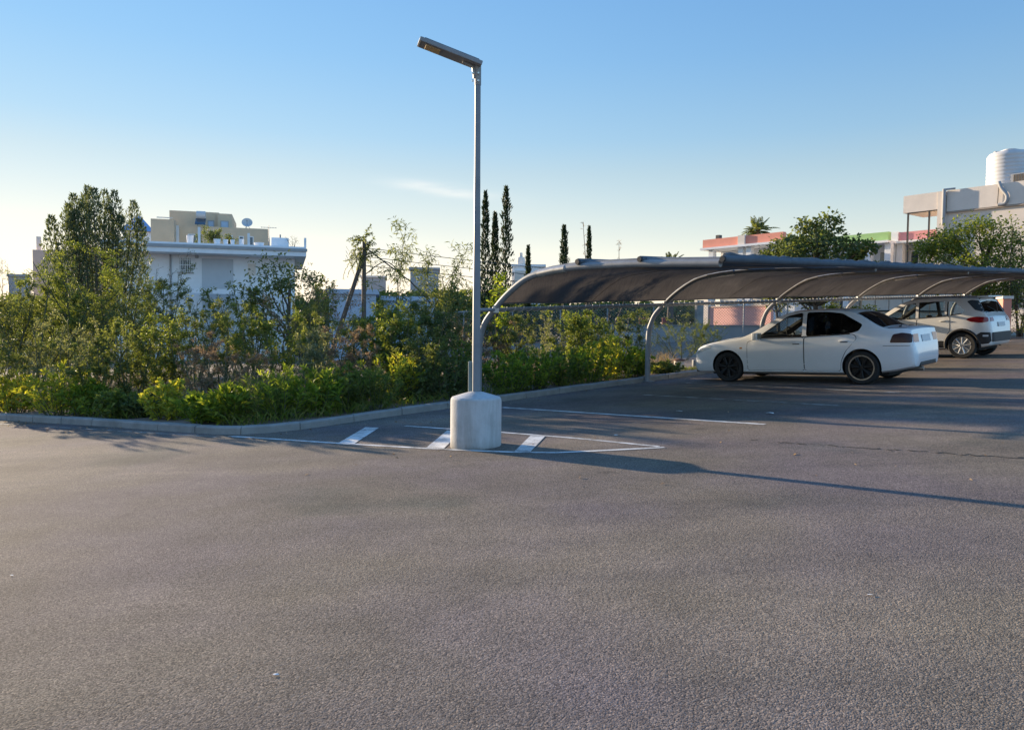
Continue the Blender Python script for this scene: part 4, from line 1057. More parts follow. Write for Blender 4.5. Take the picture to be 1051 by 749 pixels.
mb.lathe([(0, .0), (.25, .03), (.5, .12), (.68, .24), (.70, .24), (.5, .09), (.25, -.01), (0, -.03)], 24, (0, 0, .85), m=dm); mb.build('dish', M['tank'], e, smooth=40); e.scale = (.64, .64, .64)
mb = MB()
for a in (0.3, 2.4, 4.5): mb.tube([(0, .05, .75), (.45 * math.cos(a), .45 * math.sin(a), 0)], .03, 6)
mb.build('tripod', M['galv_dark'], e)
mb = MB(); mb.tube([(0, -.15, .62), (0, -.55, 1.15)], .02, 6); mb.box((0, -.55, 1.15), (.12, .12, .12)); mb.build('receiver_arm', M['galv_dark'], e)

e = roof_thing('roof_aerial', 276, 'thin television aerial standing left of the white roof tank', 'aerial', 2.0)
mb = MB(); mb.tube([(0, 0, 0), (0, 0, 1.7)], .022, 6); mb.build('mast', M['galv'], e)
mb = MB(); mb.tube([(-.5, 0, 1.55), (.5, 0, 1.55)], .014, 5)
for k in range(6): mb.tube([(-.45 + k * .18, -.28, 1.55), (-.45 + k * .18, .28, 1.55)], .010, 4)
mb.build('antenna', M['galv'], e)
mb = MB(); mb.tube([(X(176), -.06, -.4), (X(176), -.06, zz(262))], .05, 8); mb.build('rain_pipe', M['greywall'], wh)
part_box('window_sill', (X(183), -.14, zz(280.4)), (X(199), -.004, zz(279.6)), M['greywall'], wh)
# ---- far small houses along the skyline
def small_house(name, px0, px1, py_top, depth, mat, label, wins=(), roofkind='flat', roofmat=None, rz=0.0, dep=6, cat='house', py_eave=None):
    rz = rz or math.atan2(-((px0 + px1) / 2 - 525) / F, 1.0) * 0.9
    fc = Facade(px0, depth, rz); e = empty(name, fc.o, rz, label, cat); w = fc.X(px1)
    pm = (px0 + px1) / 2; zt = fc.Z(pm, py_eave or py_top)
    part_box('wall', (0, 0, -1), (w, dep, zt), mat, e)
    if roofkind == 'flat':
        part_box('roof', (-.15, -.15, zt + .003), (w + .15, dep + .15, zt + .22), roofmat or M['white'], e)
    elif roofkind == 'hip':
        za = fc.Z(pm, py_top); o = .3
        mb = MB(); mb.add([(-o, -o, zt + .003), (w + o, -o, zt + .003), (w + o, dep + o, zt + .003), (-o, dep + o, zt + .003), (w / 2, dep * .42, za), (w / 2, dep * .58, za)],
                          [(0, 1, 4), (1, 2, 5, 4), (2, 3, 5), (3, 0, 4, 5), (0, 3, 2, 1)]); mb.build('roof', roofmat or M['blueroof'], e)
    for (a, b, t, o) in wins:
        window(e, fc.X(a), fc.X(b), fc.Z(pm, o), fc.Z(pm, t), -.003, frame_mat=M['white'])
    return e
small_house('blue_roofed_house', 128, 157, 217, 76, M['white'], 'house with a steep pale blue pyramid roof behind the tall conifer', wins=((143, 148, 243, 250),), roofkind='hip', py_eave=238)
ph = small_house('peach_house', 54, 112, 260, 80, M['peach'], 'peach walled house half hidden behind the left conifer', wins=((60, 66, 268, 277), (100, 105, 262, 270)), roofmat=M['peach'])
mb = MB(); s_ = 80 / F; mb.box2((-1.0 - .4, 1, -1), (-1.0 + .0, 1.6, hz(ph, 52, 243, 80))); mb.build('chimney', M['cream'], ph)
part_box('terrace_wall', (-1.6, -.6, -1), (6, -.2, hz(ph, 52, 258, 80)), M['peach'], ph)
small_house('flat_shed', 10, 29, 284, 70, M['greywall'], 'low grey shed at the far left edge of the skyline', roofmat=M['greywall'])
small_house('blue_tinted_shed', 338, 386, 302, 34, M['bluewall'], 'long white shed wall tinted with blue shade behind the leaning pole', roofmat=M['bluewall'], dep=3, cat='shed')
small_house('pale_shed', 394, 446, 309, 36, M['bluewall'], 'second pale sheet wall to the right of the blue tinted shed', roofmat=M['bluewall'], dep=3, cat='shed')
small_house('grey_cottage', 371, 396, 285, 90, M['greywall'], 'small grey cottage far behind the utility pole', wins=((376, 380, 291, 296),), roofmat=M['cream'])
small_house('grey_block', 421, 450, 277, 74, M['greywall'], 'square grey concrete block house behind the feathery sapling', wins=((427, 431, 284, 290), (440, 444, 284, 290)), roofmat=M['greywall'])
wv = small_house('white_villa', 525, 558, 274, 70, M['white'], 'white villa with dark roof edge between the cypresses and the canopy', wins=((529, 532, 279, 290), (541, 546, 281, 289)), roofmat=M['white'])
part_box('porch', (.3, -1.2, -1), (1.3, -.01, hz(wv, 525, 279, 70)), M['cream'], wv)
mb = MB(); s_ = 70 / F; mb.lathe([(0, 0), (.35, 0), (.42, .3), (.35, .75), (.15, .85), (.15, 1.2), (0, 1.25)], 12, ((534 - 525) * s_, 1.5, hz(wv, 525, 274, 70) + .22)); mb.build('roof_finial', M['cream'], wv, smooth=40)

# ---- school wings with salmon, green and rose parapets, set back one behind the other
def school_wing(label, px_a, px_b, px_ref, d_ref, py_top, py_led, paint, piers, cols, wins, name='school_wing'):
    an = R(-51)
    fc0 = Facade(px_ref, d_ref, an); xa = fc0.X(px_a)
    o = fc0.o + Vector((math.cos(an), math.sin(an), 0)) * xa
    fc = Facade(px_a, 1, an, base=0); fc.o = Vector((o.x, o.y, gz(o.x, o.y) - .1))
    e = empty(name, fc.o, an, label, 'building', 'school wings')
    X_, Ls = fc.X, fc.X(px_b); top, led = fc.Z(px_ref, py_top), fc.Z(px_ref, py_led)
    part_box('wall', (0, 1.2, -.5), (Ls, 9, led - .02), M['white'], e)
    part_box('ledge', (-.5, -.9, led), (Ls + .1, 9.2, led + .16), M['white'], e)
    xs_ = [0] + [X_(p) for p in piers] + [Ls]
    part_box('parapet', (-.45, -.6, led + .162), (Ls, -.2, top), M[paint], e)
    part_box('parapet_return', (-.45, -.197, led + .162), (-.05, 9, top), M[paint], e)
    for p in piers: part_box('parapet_pier', (X_(p), -.75, led + .162), (X_(p) + .6, -.1, top + .05), M['cream' if paint == 'salmon' else 'white'], e)
    for p in cols: part_box('column', (X_(p), -.55, -.3), (X_(p) + .42, -.1, led - .001), M['white'], e)
    for a, b in wins:
        window(e, X_(a), X_(b), led - 2.3, led - .35, 1.196, frame_mat=M['white'], fr=.10)
        window(e, X_(a), X_(b), .9, 2.6, 1.196, frame_mat=M['white'], fr=.10)
    part_box('balcony_slab', (-.4, -.9, led - 3.2), (Ls, 1.19, led - 3.0), M['white'], e)
    mb = MB(); x = -.3
    while x < Ls:
        mb.box2((x - .012, -.86, led - 2.99), (x + .012, -.83, led - 2.05)); x += .14
    mb.box2((-.35, -.87, led - 2.05), (Ls, -.82, led - 2.0)); mb.build('railing', M['dark'], e)
    return e, top
e_, tp = school_wing('school wing with the salmon parapet, leftmost beyond the carport', 729, 806, 735, 60, 246.5, 257.2, 'salmon', (761,), (730, 760, 768, 795), ((736, 744), (746, 757), (771, 781), (783, 793)))
mb = MB(); mb.box((.35, .4, tp + .2), (.35, .35, .4)); mb.build('roof_speaker', M['dark'], e_)
school_wing('school wing with the green parapet, right of the dark broadleaf tree', 840, 913, 898, 54, 240.5, 251.5, 'green_paint', (), (850, 868, 889, 909), ((852, 866), (872, 886), (892, 902), (903, 908)))
school_wing('school wing with the rose parapet, partly behind the cream building frame', 914, 985, 940, 53, 238.5, 250, 'rose', (914.5,), (914, 921, 950, 972), ((924, 934), (937, 948), (953, 970)))
# low salmon wall in front of it
def wall_between(name, p0, p1, h0, h1, th, mat, label, cat='wall'):
    a = Vector((*col_at(*p0), 0)); b = Vector((*col_at(*p1), 0)); an = math.atan2((b - a).y, (b - a).x); a.z = gz(a.x, a.y) - .06
    e = empty(name, a, an, label, cat); L = (b - a).length
    zb = gz(b.x, b.y) - .06 - a.z
    return e, L, zb
e, L, zb = wall_between('salmon_wall', (728, 50), (790, 46), 0, 0, .3, None, 'salmon painted garden wall seen under the canopy left of the saloon roof')
zt = z_at(735, 316, 50) - e.location.z
mb = MB(); mb.prism([(0, 0), (L, 0), (L, .25), (0, .25)], -.8, zt); mb.build('wall_panel', mat_rough('sunlit_salmon_paint', (0.86, 0.44, 0.35), 0.06, 0.8, 2, stain=(0.78, 0.42, 0.34)), e)  # lighter copy of the salmon, missing sunlight put into the colour
mb = MB(); mb.box2((-.05, -.05, zt + .002), (L + .05, .30, zt + .10)); mb.build('coping', M['peach'], e)
part_box('end_pier', (-.75, -.1, -.8), (-.06, .4, z_at(728, 308, 50) - e.location.z), M['cream'], e)

# ---- beige building with roof frame at the right
DR = 44.0
ra = Vector((*col_at(962, 48), 0)); rb_ = Vector((*col_at(1140, 40.9), 0)); angr = math.atan2((rb_ - ra).y, (rb_ - ra).x); Lr = (rb_ - ra).length
ra.z = gz(ra.x, ra.y) - .1
bb = empty('cream_building', ra, angr, 'tall cream building with an overhanging parapet and open steel frame at the right edge', 'building')
def bx(px):
    d = ray(px, 338); u = Vector((math.cos(angr), math.sin(angr)))
    t = np.linalg.solve(np.array([[d.x, -u.x], [d.y, -u.y]]), np.array([ra.x, ra.y])); return float(t[1]), float(t[0])
def bz(px, py): return z_at(px, py, bx(px)[1]) - ra.z
zt = bz(968, 198.5) + .08
part_box('wall', (0, 0, -.5), (Lr, 12, bz(1000, 215)), M['cream'], bb)
part_box('parapet', (bx(968)[0], -.12, bz(1000, 215) + .003), (Lr, 12, zt), M['cream'], bb)
part_box('pier', (bx(960)[0], -.30, -.5), (bx(967)[0], 3, zt - .02), M['cream'], bb)
x0 = bx(925)[0]
part_box('overhang', (x0, -.25, bz(945, 218)), (bx(960)[0] - .003, 2.6, bz(945, 200.5)), M['cream'], bb)
mb = MB(); za, zb2 = bz(945, 248.5), bz(945, 218.2)
for px in (929.5, 951): mb.box2((bx(px)[0] - .045, -.2, za), (bx(px)[0] + .045, -.11, zb2))
mb.box2((bx(929)[0], -.19, za - .1), (bx(962)[0], -.12, za)); mb.box2((bx(929.5)[0] - .045, -.1, -.4), (bx(929.5)[0] + .045, -.01, za - .1)); mb.box2((bx(929)[0], -.21, zb2 - .05), (bx(961)[0], -.16, zb2 + .0))
mb.build('steel_frame', M['dark'], bb)
mb = MB(); mb.tube([(bx(966.8)[0], -.36, zt + .08), (bx(966.8)[0], -.36, bz(967, 232))], .10, 10); mb.tube([(bx(966.8)[0], -.36, zt + .05), (bx(977)[0], -.2, zt + .06)], .06, 8); mb.build('downpipe', M['greywall'], bb, smooth=40)
part_box('string_course', (bx(968)[0], -.16, bz(1000, 216.5)), (Lr, -.003, bz(1000, 215.5)), mat_rough('string_course', (.42, .34, .27), .1, .85, 2), bb)
mb = MB(); cpts = catmull([(bx(1021)[0], -.2, zt + .1), (bx(1024)[0], -.25, zt - .3), (bx(1030)[0], -.24, zt - .8), (bx(1028)[0], -.2, zt - 1.2), (bx(1021)[0], -.2, zt - 1.25)], 6); mb.tube(cpts, .10, 8); mb.build('drain_hose', M['greywall'], bb, smooth=60)
mb = MB(); mb.tube([(bx(1021)[0], -.18, zt), (bx(1020)[0], -.18, zt - 1.2)], .02, 5); mb.build('cable', M['dark'], bb)
for px in (995, 1035, 1075): window(bb, bx(px)[0], bx(px + 14)[0], 1.4, 3.0, -.003, frame_mat=M['greywall'])
# water tank and cooling unit on its roof
td = bx(1029)[1] + 1.6; tx, ty = col_at(1029.5, td); s = td / F
tk = empty('roof_tank', (tx, ty, ra.z + bz(1000, 215) + .003 + (zt - bz(1000, 215))), 0, 'large ribbed cylindrical water tank on the cream building roof', 'water tank')
H = z_at(1029, 157, td) - tk.location.z; r = 20 * s
prof = [(0, 0), (r, 0)]
for k in range(9): 
    z = .1 + (H * .80) * k / 8; prof += [(r, z), (r * .985, z + .04), (r * .985, z + .10), (r, z + .14)]
prof = [p for p in prof if p[1] < H * .88] + [(r * .99, H * .86), (r * .90, H * .93), (r * .45, H * .95), (r * .45, H), (0, H)]
mb = MB(); mb.lathe(prof, 40); mb.build('tank_shell', M['tank'], tk, smooth=35)
mb = MB(); mb.lathe([(0, H), (r * .30, H), (r * .30, H + .07), (0, H + .09)], 20); mb.build('lid', M['tank'], tk, smooth=40)
for sx in (-.75, .8):
    mb = MB(); mb.box((r * sx, -.1, H * .92), (.22, .2, .2)); mb.build('lifting_lug', M['greywall'], tk)
cxp, cyp = col_at(1045, bx(1045)[1] + .6)
ac = empty('cooling_unit', (cxp, cyp, tk.location.z), angr, 'boxy rooftop cooling unit with slatted grille in front of the water tank', 'air conditioner')
part_box('casing', (-.72, 0, 0), (.75, .6, .62), M['greywall'], ac, bevel=.02)
mb = MB()
for k in range(14): mb.box2((-.55 + k * .085, -.03, .06), (-.51 + k * .085, -.002, .56))
mb.build('grille', mat_rough('rusty_grille', (.16, .12, .07), .2, .7, 8), ac)

# ---- cream gate wall behind the suv, brick pillar
e, L, zb = wall_between('cream_wall', (884, 37), (966, 37), 0, 0, .2, None, 'cream boundary wall with vertical joints behind the white cars')
zt = z_at(930, 302, 37) - e.location.z
n = 6
for k in range(n): part_box('wall_panel', (L * k / n, 0, -.3), (L * (k + 1) / n - .05, .2, zt), M['cream'], e)
part_box('dark_rail', (0, -.06, zt * .62), (L, -.003, zt * .62 + .07), M['dark'], e)
e = place('brick_pillar', 1030, 30, 'short salmon pillar with a pale cap beside the rear of the white suv', 'pillar')
z_p = hz(e, 1030, 307, 30)
part_box('shaft', (-.17, -.17, -.2), (.17, .17, z_p), M['salmon'], e); part_box('cap', (-.22, -.22, z_p + .002), (.22, .22, z_p + .12), M['cream'], e)
# ---- red boards beyond the fence, grey road wall
for k, (px, w, lab) in enumerate(((660, 8.5, 'wide red board standing beyond the fence, left of the second arch'), (683, 7, 'narrow red board beyond the fence, right of the second arch'))):
    e = place('red_board', px, 46, lab, 'board', group='red boards beyond the fence'); s = 46 / F
    zb = hz(e, px, 338, 46); zt = hz(e, px, 326, 46)
    part_box('panel', (-w / 2 * s, 0, zb), (w / 2 * s, .06, zt), M['redboard'], e)
    for sx in (-1, 1): part_box('post', (sx * (w / 2 * s - .04) - .03, .062, -.1), (sx * (w / 2 * s - .04) + .03, .12, zt), M['dark'], e)
e, L, zb = wall_between('grey_wall', (605, 42.5), (800, 41), 0, 0, .2, None, 'long low grey concrete wall beyond the chain link fence')
zt = z_at(700, 335, 41.8) - e.location.z
part_box('wall_panel', (0, 0, -1), (L, .2, zt), M['greywall'], e); part_box('coping', (-.02, -.04, zt + .002), (L, .24, zt + .09), M['kerb'], e)

# ---- chain link fence
fa, fb = (425, 34.5), (808, 37.0)
a = Vector((*col_at(*fa), 0)); b = Vector((*col_at(*fb), 0)); L = (b - a).length; an = math.atan2((b - a).y, (b - a).x)
zb0, zb1 = gz(a.x, a.y), gz(b.x, b.y)
fence = empty('chain_link_fence', (a.x, a.y, zb0), an, 'grey chain link fence with a top rail running behind the planting and carport', 'fence')
HF = z_at(700, 311.5, 36.2) - gz(*col_at(700, 36.2))
def fzb(x): return (zb1 - zb0) * x / L
mb = MB(); mb.tube([(0, 0, HF), (L, 0, fzb(L) + HF)], .035, 6); mb.build('top_rail', M['galv'], fence)
npost = 9
for k in range(npost):
    x = L * k / (npost - 1); mb = MB()
    if k == npost - 3: mb.box2((x - .16, -.16, fzb(x) - .2), (x + .16, .16, fzb(x) + HF + .12)); mb.build('concrete_post', M['kerb'], fence)
    else: mb.tube([(x, 0, fzb(x) - .2), (x, 0, fzb(x) + HF + .05)], .035, 6); mb.build('post', M['galv'], fence)
mb = MB(); w = .009; stp = .14; x = -HF
while x < L:
    for sx in (1, -1):
        x0, x1 = (x, x + HF) if sx == 1 else (x + HF, x); za, zc = 0.05, HF
        t0 = 0; 
        pts = []
        for xe, ze in ((x0, za), (x1, zc)): pts.append((xe, ze))
        # clip to the fence length
        (xa, z_a), (xb, z_b) = pts
        def clip(xv): return max(0.0, min(L, xv))
        def zi(xv): return z_a + (z_b - z_a) * (xv - xa) / (xb - xa)
        ca, cb = clip(xa), clip(xb)
        if abs(ca - cb) < .05: continue
        A, B = (ca, fzb(ca) + zi(ca)), (cb, fzb(cb) + zi(cb))
        mb.add([(A[0], .02 * sx, A[1] - w), (B[0], .02 * sx, B[1] - w), (B[0], .02 * sx, B[1] + w), (A[0], .02 * sx, A[1] + w)], [(0, 1, 2, 3)])
    x += stp
mb.build('wire_mesh', M['galv_dark'], fence)

# ---- utility pole with strut and stays
D = 30.0
up = place('utility_pole', 373.5, D, 'dark wooden utility pole with a leaning strut and stay wires overgrown at the top', 'utility pole')
s = D / F; zt = hz(up, 374, 247, D)
mb = MB(); mb.tube([(0, 0, -.3), (0.0, 0, zt * .5), (.02, 0, zt)], [.10, .09, .075], 10); mb.build('post', M['wood'], up, smooth=50)
mb = MB(); mb.tube([((335 - 374) * s, -.2, -.3), (-.04, -.05, zt - .75)], [.10, .08], 10); mb.build('strut', M['wood'], up, smooth=50)
mb = MB(); mb.tube([(0, 0, zt - .25), ((420 - 374) * s, .6, hz(up, 374, 288, D)), ((440 - 374) * s, .9, hz(up, 374, 310, D))], .028, 6); mb.build('stay_wire', M['dark'], up)
mb = MB(); mb.tube(catmull([(0, 0, zt - 1.4), ((395 - 374) * s, .3, hz(up, 374, 268, D)), ((412 - 374) * s, .4, hz(up, 374, 282, D))], 5), .02, 6); mb.build('stay_wire', M['dark'], up)
for k, (py0, py1) in enumerate(((253.5, 257), (258, 262), (262, 266))):
    mb = MB(); p0 = Vector(((305 - 374) * s * 1.5, 15, hz(up, 374, py0, 45) + 0)); p1 = Vector((0, 0, zt - .3 - .35 * k))
    mb.tube([p0.lerp(p1, t) - Vector((0, 0, .35 * math.sin(PI * t))) for t in np.linspace(0, 1, 10)], .014, 5); mb.build('power_line', M['dark'], up)
    mb = MB(); p2 = Vector((24, 20, zt + .5 - .4 * k))
    mb.tube([p1.lerp(p2, t) - Vector((0, 0, .6 * math.sin(PI * t))) for t in np.linspace(0, 1, 12)], .014, 5); mb.build('power_line', M['dark'], up)
# ---- rusty pot and block on the soil by the kerb
p = gnd(704, 381); e = empty('clay_pot', onp(p.x - .1, p.y + .35, .06), 0, 'small weathered pale pot with a rusty lid on the soil by the sedan front', 'pot')
mb = MB(); mb.lathe([(0, 0), (.10, 0), (.12, .12), (.13, .19), (.11, .19), (0, .17)], 14); mb.build('pot_body', M['cream'], e, smooth=40)
mb = MB(); mb.lathe([(0, .19), (.15, .19), (.15, .215), (.05, .25), (0, .25)], 14, (.01, 0, .004)); mb.build('lid', mat_rough('rust', (.16, .06, .03), .3, .9, 20), e, smooth=40)
p = gnd(713, 380.5); e = MB(); e.box((0, 0, .11), (.20, .16, .22)); o = e.build('stone_block', M['kerb'], None, bevel=.015); o.location = onp(p.x + .15, p.y + .45, .03)
tag(o, 'grey stone block standing just right of the pale pot', 'block')
# ---- scraps on the asphalt
M['paper'] = mat_rough('paper_scrap', (.68, .67, .64), .1, .8, 20)
for k, (px, py, sz_, lab) in enumerate(((697, 422.5, .03, 'white crumpled scrap in the third bay behind the front bay line'), (790, 424.5, .04, 'pale long scrap on the asphalt right of the front bay line'), (283, 693, .008, 'tiny white chip on the near asphalt at lower left'), (893, 611, .009, 'tiny white chip on the near asphalt at the right'), (12, 591, .008, 'small pale chip on the asphalt at the left edge'), (632, 447, .018, 'small bright scrap above the island point'))):
    p = gnd(px, py); rg = random.Random(k); mb = MB(); n = 7
    vs = [(sz_ * (1 + .4 * rg.random()) * math.cos(2 * PI * i / n) * 1.3, sz_ * .7 * (1 + .4 * rg.random()) * math.sin(2 * PI * i / n), .002 + sz_ * .35 * rg.random()) for i in range(n)] + [(0, 0, sz_ * .45)]
    mb.add(vs, [(i, (i + 1) % n, n) for i in range(n)]); o = mb.build('litter', M['paper']); o.location = onp(p.x, p.y, .003)
    tag(o, lab, 'litter', 'scraps on the asphalt')
# ------------------------------------------------------------------ plants
NR = np.random.default_rng
def unit(v): return v / np.maximum(np.linalg.norm(v, axis=-1, keepdims=True), 1e-9)
class Leaves:
    def __init__(s): s.p = []; s.d = []; s.l = []; s.w = []
    def add(s, p, d, l, w):
        s.p.append(np.atleast_2d(p)); s.d.append(np.atleast_2d(d)); n = len(s.p[-1])
        s.l.append(np.broadcast_to(l, (n,)).astype(float)); s.w.append(np.broadcast_to(w, (n,)).astype(float))
    def build(s, name, mat, parent, rng, droop=0.12, kind=None):
        p = np.concatenate(s.p); d = unit(np.concatenate(s.d)); l = np.concatenate(s.l)[:, None]; w = np.concatenate(s.w)[:, None]
        n = len(p); r = rng.normal(size=(n, 3)); r[:, 2] *= .35
        side = unit(np.cross(d, r + np.array([0, 0, .9]) * 1.2)); up = np.cross(side, d)
        mid = p + d * l * .45 + up * l * .06
        tip = p + d * l - np.array([0, 0, 1]) * l * droop
        V = np.stack([p, mid + side * w * .5, tip, mid - side * w * .5], 1).reshape(-1, 3)
        Fc = np.arange(n * 4).reshape(n, 4)
        o = np_mesh(name, V, Fc, mat, parent)
        if kind: o['kind'] = kind
        return o
def rdir(rng, n, up=0.0, flat=1.0):
    v = rng.normal(size=(n, 3)); v[:, 2] *= flat; v = unit(v); v[:, 2] += up; return unit(v)
# leaf colours (albedo)
LM = {}
LM['lush'] = mat_leaf('leaf_lush', [(0.075, 0.120, 0.022), (0.16, 0.225, 0.034), (0.30, 0.34, 0.06)], .5)
LM['lush_y'] = mat_leaf('leaf_yellow_green', [(0.14, 0.185, 0.026), (0.31, 0.33, 0.05), (0.52, 0.47, 0.09)], .5)  # yellow-green leaf, also brightened in place of blocked sun on the tips
LM['mid'] = mat_leaf('leaf_mid_green', [(0.070, 0.105, 0.032), (0.135, 0.172, 0.046), (0.23, 0.255, 0.075)], .48)
LM['dark'] = mat_leaf('leaf_dark_green', [(0.055, 0.080, 0.036), (0.10, 0.13, 0.052), (0.17, 0.19, 0.075)], .42)
LM['olive'] = mat_leaf('leaf_olive', [(0.080, 0.104, 0.040), (0.135, 0.162, 0.058), (0.215, 0.232, 0.09)], .45)
LM['grey'] = mat_leaf('leaf_grey_green', [(0.11, 0.13, 0.085), (0.18, 0.20, 0.13), (0.29, 0.29, 0.20)], .42)
LM['dry'] = mat_leaf('leaf_dry', [(0.17, 0.115, 0.075), (0.27, 0.19, 0.12), (0.40, 0.31, 0.20)], .4, tcol=(1.2, 1.1, .8))
LM['rust'] = mat_leaf('leaf_rust', [(0.15, 0.08, 0.03), (0.24, 0.13, 0.04), (0.19, 0.16, 0.05)], .4, tcol=(1.3, 1.1, .7))
LM['cypress'] = mat_leaf('leaf_cypress', [(0.016, 0.030, 0.014), (0.028, 0.048, 0.020), (0.045, 0.066, 0.028)], .2)
LM['conifer'] = mat_leaf('leaf_conifer', [(0.065, 0.090, 0.055), (0.10, 0.13, 0.075), (0.15, 0.175, 0.10)], .35)
LM['citrus'] = mat_leaf('leaf_citrus', [(0.075, 0.110, 0.024), (0.14, 0.18, 0.034), (0.25, 0.26, 0.06)], .45)
LM['grass'] = mat_leaf('grass_blade', [(0.08, 0.13, 0.02), (0.15, 0.19, 0.035), (0.25, 0.22, 0.09)], .45)
LM['straw'] = mat_leaf('straw_blade', [(0.20, 0.145, 0.085), (0.32, 0.24, 0.14), (0.24, 0.19, 0.09)], .4, tcol=(1.2, 1.1, .8))

def curve_pts(rng, p0, d, L, n=6, up=.15, jit=.12):
    pts = [np.array(p0, float)]; d = unit(np.array(d, float))
    for _ in range(n):
        d = unit(d + np.array([0, 0, up]) / n * 2 + rng.normal(size=3) * jit); pts.append(pts[-1] + d * L / n)
    return np.array(pts)
def along_curve(rng, pts, m, t0=.2):
    t = t0 + (1 - t0) * (np.arange(m) + rng.random(m)) / m; x = t * (len(pts) - 1); i = np.minimum(x.astype(int), len(pts) - 2); f = (x - i)[:, None]
    return pts[i] * (1 - f) + pts[i + 1] * f, unit(pts[i + 1] - pts[i]), t

def stem_shrub(rng, h, w, stems, leaf, n_leaf=34, tip=10):
    """upright leafy stems from one rootstock; leaf=(length,width,rise)"""
    lv = Leaves(); tb = MB()
    for k in range(stems):
        a = rng.random() * 2 * PI; r = math.sqrt(rng.random())
        hh = h * (1 - .45 * r * r) * rng.uniform(.72, 1.05)
        base = np.array([math.cos(a), math.sin(a), 0]) * r * w * .28
        lean = np.array([math.cos(a) * r * w * .42, math.sin(a) * r * w * .42, hh])
        pts = curve_pts(rng, base, lean, np.linalg.norm(lean), 6, .06, .07)
        tb.tube([tuple(p) for p in pts], list(np.linspace(.011, .003, len(pts)) * max(.6, h)), 5, cap=False)
        p, d, t = along_curve(rng, pts, n_leaf, .12)
        dr = rdir(rng, n_leaf, 0, .6); dd = unit(dr + d * leaf[2])
        lv.add(p, dd, leaf[0] * rng.uniform(.6, 1.15, n_leaf), leaf[1] * rng.uniform(.7, 1.2, n_leaf))
        dr = rdir(rng, tip, 0, .5); lv.add(np.repeat(pts[-1:], tip, 0) + rng.normal(size=(tip, 3)) * .02, unit(dr * .8 + d[-1] * 1.1), leaf[0] * rng.uniform(.5, .95, tip), leaf[1] * rng.uniform(.6, 1, tip))
    return lv, tb
def bush(rng, h, w, leaf, n, stems=5, sparse=0.0, droop=0.0, base_gap=.12, thick=1.0):
    """branching shrub: stems -> branches -> twigs carrying small leaves; irregular outline"""
    lv = Leaves(); tb = MB(); twigs = []
    for k in range(stems):
        a = 2 * PI * (k + rng.random()) / stems; r = rng.uniform(.25, 1)
        d = np.array([math.cos(a) * r * w * .5, math.sin(a) * r * w * .5, h * rng.uniform(.75, 1.0)])
        L = np.linalg.norm(d); pts = curve_pts(rng, np.array([math.cos(a), math.sin(a), 0]) * .06 * w, d, L, 7, .12, .10)
        tb.tube([tuple(p) for p in pts], list(np.linspace(.016, .004, len(pts)) * thick * max(.8, h * .55)), 6, cap=False)
        nb = max(4, int(5 + h * 2.2)); bp, bd, bt = along_curve(rng, pts, nb, base_gap)
        for q in range(nb):
            o = rdir(rng, 1, .25, .6)[0]; dd = unit(o + bd[q] * .45)
            bl = w * rng.uniform(.18, .40) * (1.15 - .6 * bt[q])
            b = curve_pts(rng, bp[q], dd, bl, 4, .15 - droop, .16)
            tb.tube([tuple(p) for p in b], list(np.linspace(.007, .002, len(b)) * thick * max(.8, h * .5)), 4, cap=False)
            for z in range(3):
                i = rng.integers(1, 5); td = unit(rdir(rng, 1, .1, .8)[0] + unit(b[-1] - b[0]) * .6)
                tw = curve_pts(rng, b[i], td, bl * rng.uniform(.35, .7), 3, .05 - droop, .15); twigs.append(tw)
            twigs.append(b)
    twigs.sort(key=lambda t: rng.random()); keep = twigs[:max(3, int(len(twigs) * (1 - sparse)))]
    m = max(3, n // len(keep))
    for tw in keep:
        mm = max(2, int(m * rng.uniform(.3, 1.7))); p, d, t = along_curve(rng, tw, mm, .0)
        dd = unit(rdir(rng, mm, .1, .8) + d * .5 - np.array([0, 0, droop * 2.5]))
        p = p + rng.normal(size=p.shape) * leaf[0] * .35
        lv.add(p, dd, leaf[0] * rng.uniform(.55, 1.2, mm), leaf[1] * rng.uniform(.7, 1.2, mm))
    return lv, tb
